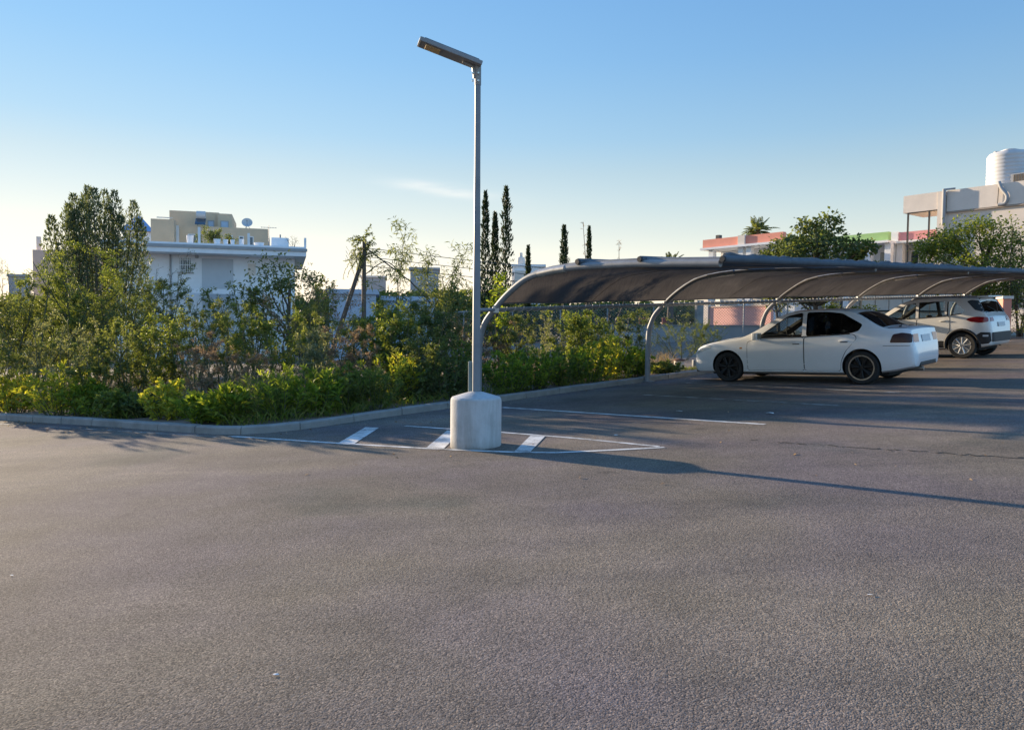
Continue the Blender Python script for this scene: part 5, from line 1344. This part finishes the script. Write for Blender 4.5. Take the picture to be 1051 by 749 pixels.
def tree(rng, h, crown, trunk_h, trunk_r, leaf, n, clumps=16, clump_r=.28, gap=.35, lean=(0, 0)):
    """trunk, limbs to each leaf clump; crown=(rx,ry,rz,zc)"""
    lv = Leaves(); tb = MB(); rx, ry, rz, zc = crown
    top = np.array([lean[0], lean[1], zc + rz * .45])
    tp = curve_pts(rng, (0, 0, -.1), top, np.linalg.norm(top), 8, .04, .05)
    tb.tube([tuple(p) for p in tp], list(np.linspace(trunk_r, trunk_r * .25, len(tp))), 9, cap=False)
    cs = []
    for k in range(clumps):
        for _ in range(20):
            v = rdir(rng, 1, .12, 1.0)[0] * rng.uniform(.45, 1.0) ** .6
            c = np.array([lean[0] + v[0] * rx, lean[1] + v[1] * ry, zc + v[2] * rz])
            if all(np.linalg.norm((c - q) / np.array([rx, ry, rz])) > gap for q in cs): break
        cs.append(c)
        i = int(np.clip((c[2] - trunk_h) / max(.1, top[2]) * 6 + 2, 2, 7)); s0 = tp[i]
        mid = (s0 + c) / 2 + np.array([0, 0, -.06 * h]) * rng.random() + rng.normal(size=3) * .05 * h
        tt = np.linspace(0, 1, 6)[:, None]; br = s0 * (1 - tt) ** 2 + mid * 2 * tt * (1 - tt) + c * tt ** 2
        tb.tube([tuple(p) for p in br], list(np.linspace(trunk_r * .42, trunk_r * .08, 6)), 6, cap=False)
        r = clump_r * min(rx, rz) * rng.uniform(.65, 1.3); m = int(n / clumps * rng.uniform(.6, 1.4))
        for _ in range(6):   # side twigs
            q = c + rdir(rng, 1, .1)[0] * r * .8; tb.tube([tuple(c), tuple((c + q) / 2 + rng.normal(size=3) * .05), tuple(q)], [trunk_r * .08, trunk_r * .06, trunk_r * .03], 4, cap=False)
        v = rdir(rng, m, .05, .9) * (rng.random((m, 1)) ** .45) * r * np.array([1.15, 1.15, .85]); 
        v *= (1 + .35 * np.sin(v[:, :1] * 9 / r + k) * np.cos(v[:, 1:2] * 7 / r))
        lv.add(c + v, unit(unit(v) * .7 + rdir(rng, m, .1)), leaf[0] * rng.uniform(.6, 1.2, m), leaf[1] * rng.uniform(.7, 1.2, m))
    return lv, tb
def column(rng, h, r, n, leaf, wob=.15, tip=.02, taper=.8, base=.04):
    """cypress: upright sprays packed in a narrow spindle with an uneven outline"""
    lv = Leaves(); tb = MB(); tb.tube([(0, 0, -.1), (0, 0, h * .5), (0, 0, h * .96)], [r * .18, r * .10, .01], 7)
    t = rng.random(n) ** .85; z = h * (base + (1 - base) * t); a = rng.random(n) * 2 * PI
    prof = np.minimum(1, (t / .16 + .35)) * (1 - np.clip((t - .25) / .75, 0, 1) ** 1.6 * taper) * (1 - np.clip((t - .93) / .07, 0, 1) * .8)
    lob = 1 + wob * np.sin(a * 3 + z * 5 / r * .3) + wob * np.sin(z * 2.3 / r + a) * .8 + wob * .6 * np.sin(z * 5.1 / r + 2 * a)
    rad = r * prof * lob * (rng.random(n) ** .35) + tip
    p = np.stack([rad * np.cos(a), rad * np.sin(a), z], 1)
    d = np.stack([np.cos(a) * .35, np.sin(a) * .35, np.ones(n)], 1) + rng.normal(size=(n, 3)) * .18
    lv.add(p, unit(d), leaf[0] * rng.uniform(.6, 1.25, n), leaf[1] * rng.uniform(.7, 1.3, n))
    return lv, tb
PLANT_N = 0
def plant(name, cat, px, depth, label, lt, leafmat, rng, group=None, stem='twig', part=('foliage', 'stem'), rise=.04, kind=None, stem_mat=None):
    lv, tb = lt; x, y = col_at(px, depth)
    e = empty(name, (x, y, gz(x, y) + rise), rng.random() * 6.28, label, cat, group)
    lv.build(part[0], LM[leafmat], e, rng)
    if tb.v: tb.build(part[1], M[stem_mat or stem], e, smooth=60)
    return e
def kd(px):
    return float(np.interp(px, [-200, 0, 60, 120, 180, 250, 300, 350, 400, 450, 515, 560, 620, 665], [17.4, 13.4, 12.4, 11.6, 10.8, 9.95, 10.3, 10.9, 11.5, 12.2, 13.1, 13.9, 15.1, 16.2]))
def hgt(px, py, depth):
    x, y = col_at(px, depth); return z_at(px, py, depth) - gz(x, y) - .04
def wid(wpx, depth): return wpx / F * depth

# ---- row 1: plants along the kerb  (px, beyond kerb, top py, width px, kind, leaf colour, label)
row1 = [
 (12, .7, 384, 46, 'lance', 'lush_y', 'small yellowish leafy plant by the kerb at the far left edge'),
 (64, .8, 376, 62, 'lance', 'lush_y', 'bright yellow green plant with long lance leaves by the kerb, second from the left edge'),
 (92, .9, 392, 46, 'lance', 'lush', 'bright leafy plant touching the right side of the tallest left kerb plant'),
 (122, .8, 400, 44, 'round', 'mid', 'low rounded mid green plant by the kerb below the tall conifer'),
 (150, 1.0, 404, 36, 'round', 'dark', 'small dark green plant at the kerb left of the bright yellow bush'),
 (173, .8, 391, 46, 'round', 'lush_y', 'dense bright yellow green bush at the kerb left of the kerb corner'),
 (206, .6, 408, 42, 'lance', 'lush', 'low lance leaved plant spilling over the kerb near its corner'),
 (236, .7, 398, 48, 'lance', 'lush', 'leafy green plant right at the kerb corner'),
 (262, 1.0, 386, 52, 'feather', 'mid', 'feathery fine leaved green bush just behind the kerb corner'),
 (290, .9, 376, 54, 'feather', 'lush', 'tall feathery green bush right of the kerb corner'),
 (322, .9, 380, 56, 'lance', 'lush', 'green lance leaved bush in front of the first hatch stripe'),
 (352, 1.1, 372, 50, 'round', 'mid', 'dense rounded green bush behind the first hatch stripe'),
 (382, .9, 377, 52, 'feather', 'mid', 'soft dark green bush leaning to the kerb left of the lamp footing'),
 (400, 1.6, 352, 46, 'lance', 'lush_y', 'yellow tinged upright plant behind the soft dark bush, left of the lamp'),
 (428, 1.2, 372, 46, 'round', 'dark', 'dark rounded bush behind the island, left of the lamp footing'),
 (458, 1.0, 362, 54, 'round', 'dark', 'dark dense bush directly left of the lamp pole'),
 (478, 2.2, 350, 40, 'round', 'mid', 'mid green bush partly hidden by the lamp pole'),
 (522, .9, 360, 46, 'round', 'lush', 'bright green rounded bush just right of the first arch leg'),
 (548, 1.0, 356, 50, 'round', 'lush', 'leafy bright bush under the first canopy panel near its left end'),
 (578, 1.2, 358, 46, 'round', 'mid', 'mid green rounded bush under the middle of the first canopy panel'),
 (606, 1.0, 352, 50, 'round', 'lush', 'bright leafy bush under the first panel, right of its middle'),
 (632, 1.1, 346, 46, 'lance', 'lush_y', 'tall yellow green bush left of the second arch leg'),
 (655, .8, 356, 34, 'round', 'lush', 'small bright bush behind the second arch leg'),
 (684, 1.2, 372, 30, 'round', 'olive', 'thin olive tuft just right of the second arch leg'),
]
for k, (px, off, py, wp, kind, lm, lab) in enumerate(row1):
    rng = NR(100 + k); d = kd(px) + off; h = hgt(px, py, d); w = wid(wp, d)
    if kind == 'lance': lt = stem_shrub(rng, h, w * .92, int(20 + 15 * w), (.16, .040, .8), 22, 10)
    elif kind == 'feather': lt = stem_shrub(rng, h, w * .95, int(24 + 16 * w), (.13, .018, 1.0), 40, 9)
    else: lt = stem_shrub(rng, h, w * .95, int(24 + 18 * w), (.11, .050, .5), 24, 10)
    plant('kerb_plant', 'plant', px, d, lab, lt, lm, rng, 'plants along the kerb')

# ---- row 2/3: thicket shrubs (px, depth, top py, width px, leaf LxW, leaves, colour, sparse, droop, label)
row2 = [
 (-14, 20.5, 290, 90, .08, .028, 5000, 'dark', .10, .0, 'large dark shrub cut by the left edge of the picture'),
 (30, 20.5, 272, 92, .08, .026, 6000, 'olive', .15, .05, 'tall olive shrub at the left edge reaching the skyline'),
 (8, 14.6, 330, 74, .06, .024, 2800, 'dark', .15, .0, 'dark shrub at the left edge behind the yellowish kerb plant'),
 (52, 14.4, 322, 70, .055, .02, 2800, 'grey', .25, .0, 'grey green twiggy shrub behind the bright lance leaved plant'),
 (66, 22.5, 292, 74, .08, .028, 4600, 'mid', .10, .0, 'mid green shrub at the foot of the tall conifer, left side'),
 (104, 21.5, 256, 88, .11, .028, 6600, 'mid', .12, .05, 'tall bright leafy sapling standing in front of the tall conifer'),
 (92, 13.4, 345, 62, .06, .02, 2400, 'olive', .25, .0, 'olive shrub between the conifer sapling and the kerb plants'),
 (134, 13.6, 318, 66, .07, .022, 2800, 'olive', .20, .0, 'olive twiggy shrub left of the white house'),
 (150, 21.0, 268, 84, .09, .028, 5400, 'dark', .12, .0, 'dark leafy shrub against the left end of the white house'),
 (172, 14.2, 312, 60, .09, .022, 2600, 'mid', .20, .05, 'mid green slender shrub below the barred window'),
 (198, 21.0, 300, 70, .07, .024, 3000, 'dark', .10, .0, 'dark shrub under the grey shutter of the white house'),
 (205, 13.2, 340, 64, .045, .014, 2600, 'dry', .30, .0, 'dry brown twiggy shrub below the white house'),
 (228, 15.2, 302, 62, .07, .022, 2800, 'olive', .15, .0, 'olive shrub right of the grey shutter'),
 (246, 12.2, 346, 58, .045, .013, 2600, 'dry', .25, .0, 'brown dry bush behind the feathery kerb bush'),
 (258, 22.0, 287, 66, .09, .032, 3800, 'mid', .15, .0, 'mid green leafy shrub covering the wall corner of the white house'),
 (283, 14.2, 314, 66, .08, .022, 3000, 'mid', .15, .03, 'green willow like shrub left of the olive brown shrub'),
 (322, 17.0, 284, 60, .06, .022, 2600, 'olive', .25, .0, 'olive brown shrub left of the utility pole strut'),
 (318, 13.0, 336, 64, .06, .02, 2600, 'grey', .25, .0, 'grey green shrub in the middle of the thicket'),
 (346, 15.4, 312, 58, .06, .02, 2600, 'olive', .2, .0, 'olive shrub at the foot of the utility pole'),
 (362, 13.6, 334, 56, .05, .016, 2200, 'dry', .25, .0, 'small dry shrub in front of the utility pole foot'),
 (388, 16.0, 306, 64, .08, .026, 3000, 'mid', .12, .0, 'mid green shrub right of the utility pole foot'),
 (408, 14.6, 300, 62, .09, .026, 3200, 'mid', .10, .03, 'dense leafy green shrub below the feathery sapling, left side'),
 (444, 15.4, 296, 66, .08, .026, 3400, 'dark', .10, .0, 'dense dark shrub below the feathery sapling, right side'),
 (436, 13.6, 336, 60, .06, .022, 2600, 'olive', .15, .0, 'olive shrub behind the dark bushes left of the lamp'),
 (470, 17.5, 318, 60, .05, .016, 2400, 'dry', .3, .0, 'pale dry shrub left of the lamp pole'),
 (506, 16.8, 322, 54, .05, .016, 2200, 'dry', .3, .0, 'pale dry shrub seen between the lamp pole and the first arch'),
 (532, 17.2, 322, 54, .07, .024, 2600, 'olive', .2, .0, 'olive shrub under the left end of the first canopy panel'),
 (562, 18.4, 320, 54, .06, .02, 2400, 'grey', .3, .0, 'grey green shrub below the rear rail of the first panel'),
 (596, 17.4, 312, 66, .09, .030, 3600, 'mid', .08, .0, 'tall leafy green shrub under the right half of the first panel'),
 (630, 18.6, 318, 52, .08, .026, 2600, 'dark', .12, .0, 'dark leafy shrub left of the red boards'),
 (700, 22.5, 322, 62, .06, .02, 2000, 'olive', .35, .0, 'thin olive shrub in front of the grey wall, right of the second arch'),
 (722, 25.0, 330, 44, .05, .018, 1400, 'olive', .35, .0, 'small thin shrub by the fence left of the salmon wall'),
]
for k, (px, d, py, wp, ll, lw, n, lm, sp, dr, lab) in enumerate(row2):
    rng = NR(300 + k); h = hgt(px, py, d); w = wid(wp, d)
    lt = bush(rng, h * .93, w * 1.15, (ll * .92, lw * .98), int(n * 2.2), 6 if h < 1.6 else 8, sp + .16, dr)
    plant('shrub', 'shrub', px, d, lab, lt, lm, rng, 'shrubs of the thicket')

# ---- feathery saplings and standing trees in the waste ground
rng = NR(500); d = 18.5; h = hgt(432, 212, d)
plant('sapling', 'tree', 428, d, 'tall sparse feathery sapling with thin drooping leaves above the thicket', bush(rng, h * .92, wid(100, d), (.16, .024), 3000, 4, .25, .09, base_gap=.4, thick=.5), 'olive', rng, stem_mat='bark', part=('crown', 'trunk'))
rng = NR(501); d = 17.5; h = hgt(455, 262, d)
plant('sapling', 'tree', 462, d, 'small thin sapling leaning towards the lamp pole', bush(rng, h * .92, wid(70, d), (.13, .022), 1500, 4, .25, .08, base_gap=.35, thick=.5), 'olive', rng, stem_mat='bark', part=('crown', 'trunk'))
rng = NR(502); d = 21; h = hgt(292, 258, d)
plant('small_tree', 'tree', 296, d, 'round dark leafy tree in front of the right end of the white house', tree(rng, h, (wid(42, d), wid(42, d), h * .36, h * .62), h * .3, .07, (.13, .055), 2600, 17, .36), 'dark', rng, stem_mat='bark', part=('crown', 'trunk'))
rng = NR(503); d = 19.5; h = hgt(318, 270, d)
plant('sapling', 'tree', 330, d, 'thin open sapling with sparse dry leaves left of the utility pole', bush(rng, h * .95, wid(80, d), (.10, .026), 1500, 4, .3, .03, base_gap=.35, thick=.5), 'dry', rng, stem_mat='bark', part=('crown', 'trunk'))
rng = NR(504); d = 30; h = hgt(8, 252, d)
plant('sapling', 'tree', 8, d, 'bare wispy sapling rising above the left edge shrubs', bush(rng, h * .95, wid(50, d), (.08, .016), 700, 4, .4, .0, base_gap=.45, thick=.4), 'olive', rng, stem_mat='bark', part=('crown', 'trunk'))
rng = NR(505); d = 25; h = hgt(160, 232, d)
plant('sapling', 'tree', 160, d, 'thin twiggy sapling rising in front of the left end of the white roof', bush(rng, h * .95, wid(48, d), (.08, .016), 700, 4, .4, .0, base_gap=.5, thick=.4), 'olive', rng, stem_mat='bark', part=('crown', 'trunk'))
rng = NR(506); d = 18; h = hgt(516, 278, d)
plant('small_tree', 'tree', 512, d, 'small bright leafy tree between the lamp pole and the first arch', tree(rng, h, (wid(15, d), wid(15, d), h * .36, h * .62), h * .3, .04, (.11, .05), 900, 11, .42), 'lush', rng, stem_mat='bark', part=('crown', 'trunk'))
# tall multi-plumed conifer at the left
d = 29.0; x, y = col_at(104, d); con = empty('conifer', (x, y, gz(x, y)), 0, 'tall dark conifer with many pointed plumes at the left', 'tree')
mb = MB(); mb.tube([(0, 0, -.2), (0, 0, 1.5), (.1, 0, 3.4)], [.22, .18, .10], 10); tr_ = mb.build('trunk', M['bark'], con, smooth=50)
for k, (px, py, r) in enumerate(((63, 226, .30), (71, 212, .36), (79, 199, .40), (86, 204, .40), (92, 193.5, .42), (101, 194, .46), (108, 199, .44), (121, 198.5, .36), (132, 206, .38), (96, 214, .5), (114, 214, .5), (139, 224, .3), (84, 222, .45), (126, 224, .5))):
    rng = NR(540 + k); zt = z_at(px, py, d) - con.location.z; xx = (px - 104) * d / F
    lv, tb = column(rng, zt - 1.6, r * 1.12, 1900, (.15, .04), .36, .04, .70, .0)
    for q in lv.p: q += np.array([xx * .95, (k % 3 - 1) * .6, 1.6])
    lv.build('crown', LM['conifer'], con, rng)
    mb = MB(); mb.tube([(.05, 0, 1.2 + .05 * k), (xx * .6, (k % 3 - 1) * .4, 2.2), (xx * .9, (k % 3 - 1) * .6, zt - .4)], [.07, .05, .012], 6); mb.build('limb', M['bark'], con, smooth=60)

# creeper on the utility pole top
rng = NR(560); lv = Leaves(); tb = MB(); pz = z_at(373, 247, 30) - up.location.z
for k in range(26):
    a = rng.random() * 6.28; p0 = np.array([.05 * math.cos(a), .05 * math.sin(a), pz - rng.uniform(-.15, .8)])
    dd = np.array([math.cos(a) * rng.uniform(.2, .8) - .12, math.sin(a) * .7, rng.uniform(-.2, .9)]); L = rng.uniform(.4, 1.05)
    pts = curve_pts(rng, p0, dd, L, 6, -.35, .10); tb.tube([tuple(p) for p in pts], [.012] * 3 + [.008] * 4, 4, cap=False)
    p, d_, t = along_curve(rng, pts, 42, .1); lv.add(p, unit(rdir(rng, 42, -.15) + d_ * .5), .13 * rng.uniform(.6, 1.2, 42), .04)
for k in range(12):
    p0 = np.array([rng.uniform(-.5, .2), rng.uniform(-.2, .2), pz - rng.uniform(.2, .6)]); pts = curve_pts(rng, p0, (rng.uniform(-.6, .3), 0, -1), rng.uniform(.6, 1.5), 6, -.2, .12)
    tb.tube([tuple(p) for p in pts], .008, 4, cap=False); p, d_, t = along_curve(rng, pts, 16, .1); lv.add(p, unit(rdir(rng, 16, -.5) + d_), .12 * rng.uniform(.6, 1.2, 16), .025)
cr = empty('creeper', up.location, 0, 'tangled green creeper crowning the top of the utility pole', 'plant')
lv.build('foliage', LM['olive'], cr, rng); tb.build('stem', M['bark'], cr, smooth=60)

# ---- cypresses on the skyline
for k, (px, py, rpx, d, lab, wob) in enumerate(((497.5, 199, 4.6, 52, 'cypress directly beside the lamp pole, second tallest of the row', .15), (507.5, 220.5, 4.4, 53, 'middle cypress of the three right of the lamp pole', .15), (518.5, 195, 5.6, 50, 'tallest cypress with a crooked thin top right of the lamp pole', .30), (541.5, 254, 2.6, 60, 'small narrow cypress in front of the white villa', .18), (578, 233.5, 4.8, 56, 'cypress with a side shoot above the left end of the canopy', .25), (603.5, 234, 2.3, 64, 'thin dark cypress above the first purlin end', .2))):
    rng = NR(600 + k); h = hgt(px, py, d)
    lt = column(rng, h, wid(rpx, d) * 1.1, 2400, (.30, .075), wob * 1.7, .02, .86 if k != 2 else .80)
    plant('cypress_tree', 'tree', px, d, lab, lt, 'cypress', rng, 'cypresses on the skyline', stem_mat='bark', part=('crown', 'trunk'))
# ---- right hand trees
rng = NR(640); d = 38; h = hgt(835, 229, d)
plant('broadleaf_tree', 'tree', 838, d, 'wide dark broadleaf tree rising behind the middle of the carport', tree(rng, h, (wid(60, d), wid(50, d), h * .36, h * .66), h * .3, .16, (.24, .13), 8200, 40, .30, .26), 'dark', rng, stem_mat='bark', part=('crown', 'trunk'))
rng = NR(641); d = 40; h = hgt(790, 250, d)
plant('broadleaf_tree', 'tree', 800, d, 'smaller broadleaf tree on the left flank of the wide dark tree', tree(rng, h, (wid(26, d), wid(26, d), h * .34, h * .64), h * .3, .10, (.22, .11), 2600, 18, .34), 'olive', rng, stem_mat='bark', part=('crown', 'trunk'))
rng = NR(642); d = 33; h = hgt(1000, 223, d)
plant('citrus_tree', 'tree', 1000, d, 'dense yellow green citrus tree in front of the cream building', tree(rng, h, (wid(52, d), wid(50, d), h * .40, h * .60), h * .22, .13, (.15, .075), 13000, 44, .30, .24), 'citrus', rng, stem_mat='bark', part=('crown', 'trunk'))
rng = NR(643); d = 31; h = hgt(1046, 226, d)
plant('young_tree', 'tree', 1047, d, 'slim young tree with sparse dark leaves at the right edge', bush(rng, h * .95, wid(34, d), (.14, .06), 700, 4, .3, .0, base_gap=.35), 'dark', rng, stem_mat='bark', part=('crown', 'trunk'))
rng = NR(644); d = 30; h = hgt(1062, 285, d)
plant('hedge_shrub', 'shrub', 1066, d, 'dark dense shrub behind the white suv at the right edge', bush(rng, h, wid(74, d), (.11, .05), 5200, 9, .0, .0, base_gap=.02), 'dark', rng, stem_mat='bark')
rng = NR(645); d = 36; h = hgt(868, 306, d)
plant('citrus_tree', 'tree', 872, d, 'low green tree glimpsed between the saloon roof and the canopy', tree(rng, h, (wid(36, d), wid(30, d), h * .42, h * .55), h * .2, .08, (.15, .07), 2600, 16, .36), 'citrus', rng, stem_mat='bark', part=('crown', 'trunk'))
# fan palm behind the school, bushy palm tops behind the canopy
def palm(px, py, depth, rpx, label, seed, n=40, trunk=True):
    rng = NR(seed); x, y = col_at(px, depth); h = z_at(px, py, depth) - gz(x, y) - wid(rpx, depth) * .75
    e = empty('palm_tree', (x, y, gz(x, y)), 0, label, 'tree', 'palms on the skyline'); r = wid(rpx, depth) * 1.15
    mb = MB(); mb.tube([(0, 0, -.2), (.05, 0, h * .5), (0, 0, h)], [.24, .19, .17], 10); mb.build('trunk', M['bark'], e, smooth=50)
    lv = Leaves(); tb = MB()
    for k in range(n):
        a = 2 * PI * k / n * 2.4 + rng.random() * .5; el = rng.uniform(-.25, 1.35)
        pts = curve_pts(rng, (0, 0, h), (math.cos(a) * math.cos(el), math.sin(a) * math.cos(el), math.sin(el)), r * rng.uniform(.8, 1.1), 7, -.42, .03)
        tb.tube([tuple(p) for p in pts], list(np.linspace(.03, .01, len(pts))), 4, cap=False)
        p, d_, t = along_curve(rng, pts, 44, .18); sd = unit(np.cross(d_, [0, 0, 1.0])); sg = np.where(np.arange(44) % 2 == 0, 1, -1)[:, None]
        lv.add(p, unit(sd * sg + d_ * .8 - np.array([0, 0, .25])), r * .36 * (1.15 - t), .075)
    lv.build('crown', LM['olive'], e, rng); tb.build('stem', M['twig'], e)
palm(776, 225, 70, 17, 'feathery palm top rising behind the salmon parapet', 660)
palm(687, 263, 46, 15, 'bushy palm crown just above the canopy left of the salmon parapet', 661)
# thin bare stalks above the canopy
for k, (px, py, lean, lab) in enumerate(((597, 227, -12, 'thin bare stalk leaning left above the first purlin end'), (634, 246, -2, 'short bare stalk above the front purlin of the first panel'))):
    rng = NR(670 + k); d = 24; x, y = col_at(px, d); h = hgt(px, py, d); e = empty('bare_stalk', (x, y, gz(x, y)), 0, lab, 'plant', 'bare stalks above the canopy')
    mb = MB(); mb.tube([(wid(-lean, d), 0, 0), (wid(-lean * .3, d), 0, h * .7), (0, 0, h)], [.018, .014, .006], 5)
    sg_ = mb.build('stem', M['wood'], e)
    lv = Leaves(); pp = np.array([[wid(-lean * .3, d) * (1 - t), 0, h * (.7 + .3 * t)] for t in rng.random(26)]); lv.add(pp, rdir(rng, 26, .3), .14, .022); lv.build('foliage', LM['dry'], e, rng)
rng = NR(680); d = 26; h = hgt(620, 258, d)
plant('bare_bush', 'shrub', 622, d, 'bare twiggy bush top seen over the first canopy panel', bush(rng, h * .95, wid(60, d), (.06, .012), 260, 4, .6, .0, base_gap=.5), 'dry', rng, stem_mat='wood')
# roof shrubs on the white house
def on_roof(px, y, name, label, lt, lm, seed):
    rng = NR(seed); e = roof_thing(name, px, label, 'plant', y)
    lt[0].build('foliage', LM[lm], e, rng); lt[1].build('stem', M['bark'], e, smooth=60)
rng = NR(690); on_roof(220, -.3, 'roof_shrub', 'dark round shrub growing on the white house roof', bush(rng, 1.05, 1.35, (.13, .06), 1700, 7, .0, .0, base_gap=.05), 'dark', 690)
rng = NR(691); on_roof(237, -.1, 'roof_shrub', 'smaller dark shrub on the white roof between the planters', bush(rng, .75, .75, (.12, .055), 700, 5, .0, .0, base_gap=.05), 'dark', 691)
rng = NR(692); on_roof(205.5, -.1, 'roof_shrub', 'narrow dark shrub beside the left roof posts', bush(rng, .7, .4, (.11, .05), 420, 4, .0, .0, base_gap=.05), 'dark', 692)
rng = NR(693); on_roof(302, .3, 'roof_shrub', 'bare twiggy plant at the right end of the white roof', bush(rng, .8, .9, (.08, .02), 160, 4, .3, .0, base_gap=.2), 'dry', 693)

# ---- far tree masses that close the horizon (one band each, nobody could count the trees)
def far_band(name, px0, px1, depth, py_lo, py_hi, n, lm, seed):
    rng = NR(seed); lv = Leaves(); px = rng.uniform(px0, px1, n); dd = depth + rng.normal(size=n) * 2.5
    pos = []
    for a, b in zip(px, dd):
        x, y = col_at(a, b); g0 = gz(x, y)
        cr = .55 + .45 * mnoise.noise(Vector((a * .045, seed, 0))) + .25 * mnoise.noise(Vector((a * .16, seed, 3)))
        zt = z_at(a, py_lo + (py_hi - py_lo) * max(0, min(1.1, cr)), b)
        pos.append((x, y, g0 + (zt - g0) * rng.random() ** .6))
    lv.add(np.array(pos), rdir(rng, n, .2), .42 * rng.uniform(.5, 1.2, n), .22)
    o = lv.build(name, LM[lm], None, rng); tag(o, kind='stuff'); return o
far_band('distant_trees', -60, 345, 52, 322, 296, 16000, 'dark', 701)
far_band('distant_trees', 325, 520, 58, 312, 292, 11000, 'olive', 702)
far_band('distant_trees', 480, 722, 66, 322, 302, 14000, 'dark', 703)
far_band('distant_trees', 1015, 1140, 60, 320, 300, 4000, 'dark', 704)

# ---- ground cover: weeds, straw and grass of the waste ground
def ground_cover(name, lm, n, seed, hl, pxr, dr, w=.012, clump=0.0):
    rng = NR(seed); lv = Leaves(); P = []
    while len(P) < n:
        px = rng.uniform(*pxr); d0 = kd(px) + .35; d = d0 + (dr[1] - dr[0]) * rng.random() ** 1.4 + dr[0]
        x, y = col_at(px, d)
        if mnoise.noise(Vector((x * .5, y * .5, seed))) < -.12 + clump: continue
        P.append((x, y, gz(x, y) + .04))
    P = np.array(P); L = rng.uniform(hl[0], hl[1], n)
    lv.add(P, rdir(rng, n, 1.5, .6), L, w * rng.uniform(.6, 1.3, n)); o = lv.build(name, LM[lm], None, rng, droop=.25); tag(o, kind='stuff')
ground_cover('grass', 'grass', 9000, 720, (.12, .42), (-120, 668), (0, 6), .014)
ground_cover('dry_weeds', 'straw', 14000, 721, (.15, .65), (-120, 690), (1.2, 12), .013)
ground_cover('grass', 'grass', 900, 722, (.06, .2), (668, 730), (0, 2), .010, .25)
rng = NR(730)

def leaf_litter():
    rng = NR(740); lv = Leaves(); P = []
    while len(P) < 900:
        i = rng.integers(6, len(kr) - 30); p = kr[i] - knorm(int(i)) * (.02 + abs(rng.normal()) * .16) + Vector((rng.normal() * .2, rng.normal() * .2, 0))
        if (p - kr[i]).dot(knorm(int(i))) > -.015: continue
        P.append((p.x, p.y, gz(p.x, p.y) + .006))
    for _ in range(50):
        q = gnd(rng.uniform(250, 1040), rng.uniform(385, 500)); P.append((q.x, q.y, q.z + .006))
    n = len(P); d = rng.normal(size=(n, 3)); d[:, 2] *= .12; lv.add(np.array(P), unit(d), rng.uniform(.02, .06, n), rng.uniform(.01, .022, n))
    tag(lv.build('leaf_litter', LM['dry'], None, rng, droop=.0), kind='stuff')
leaf_litter()
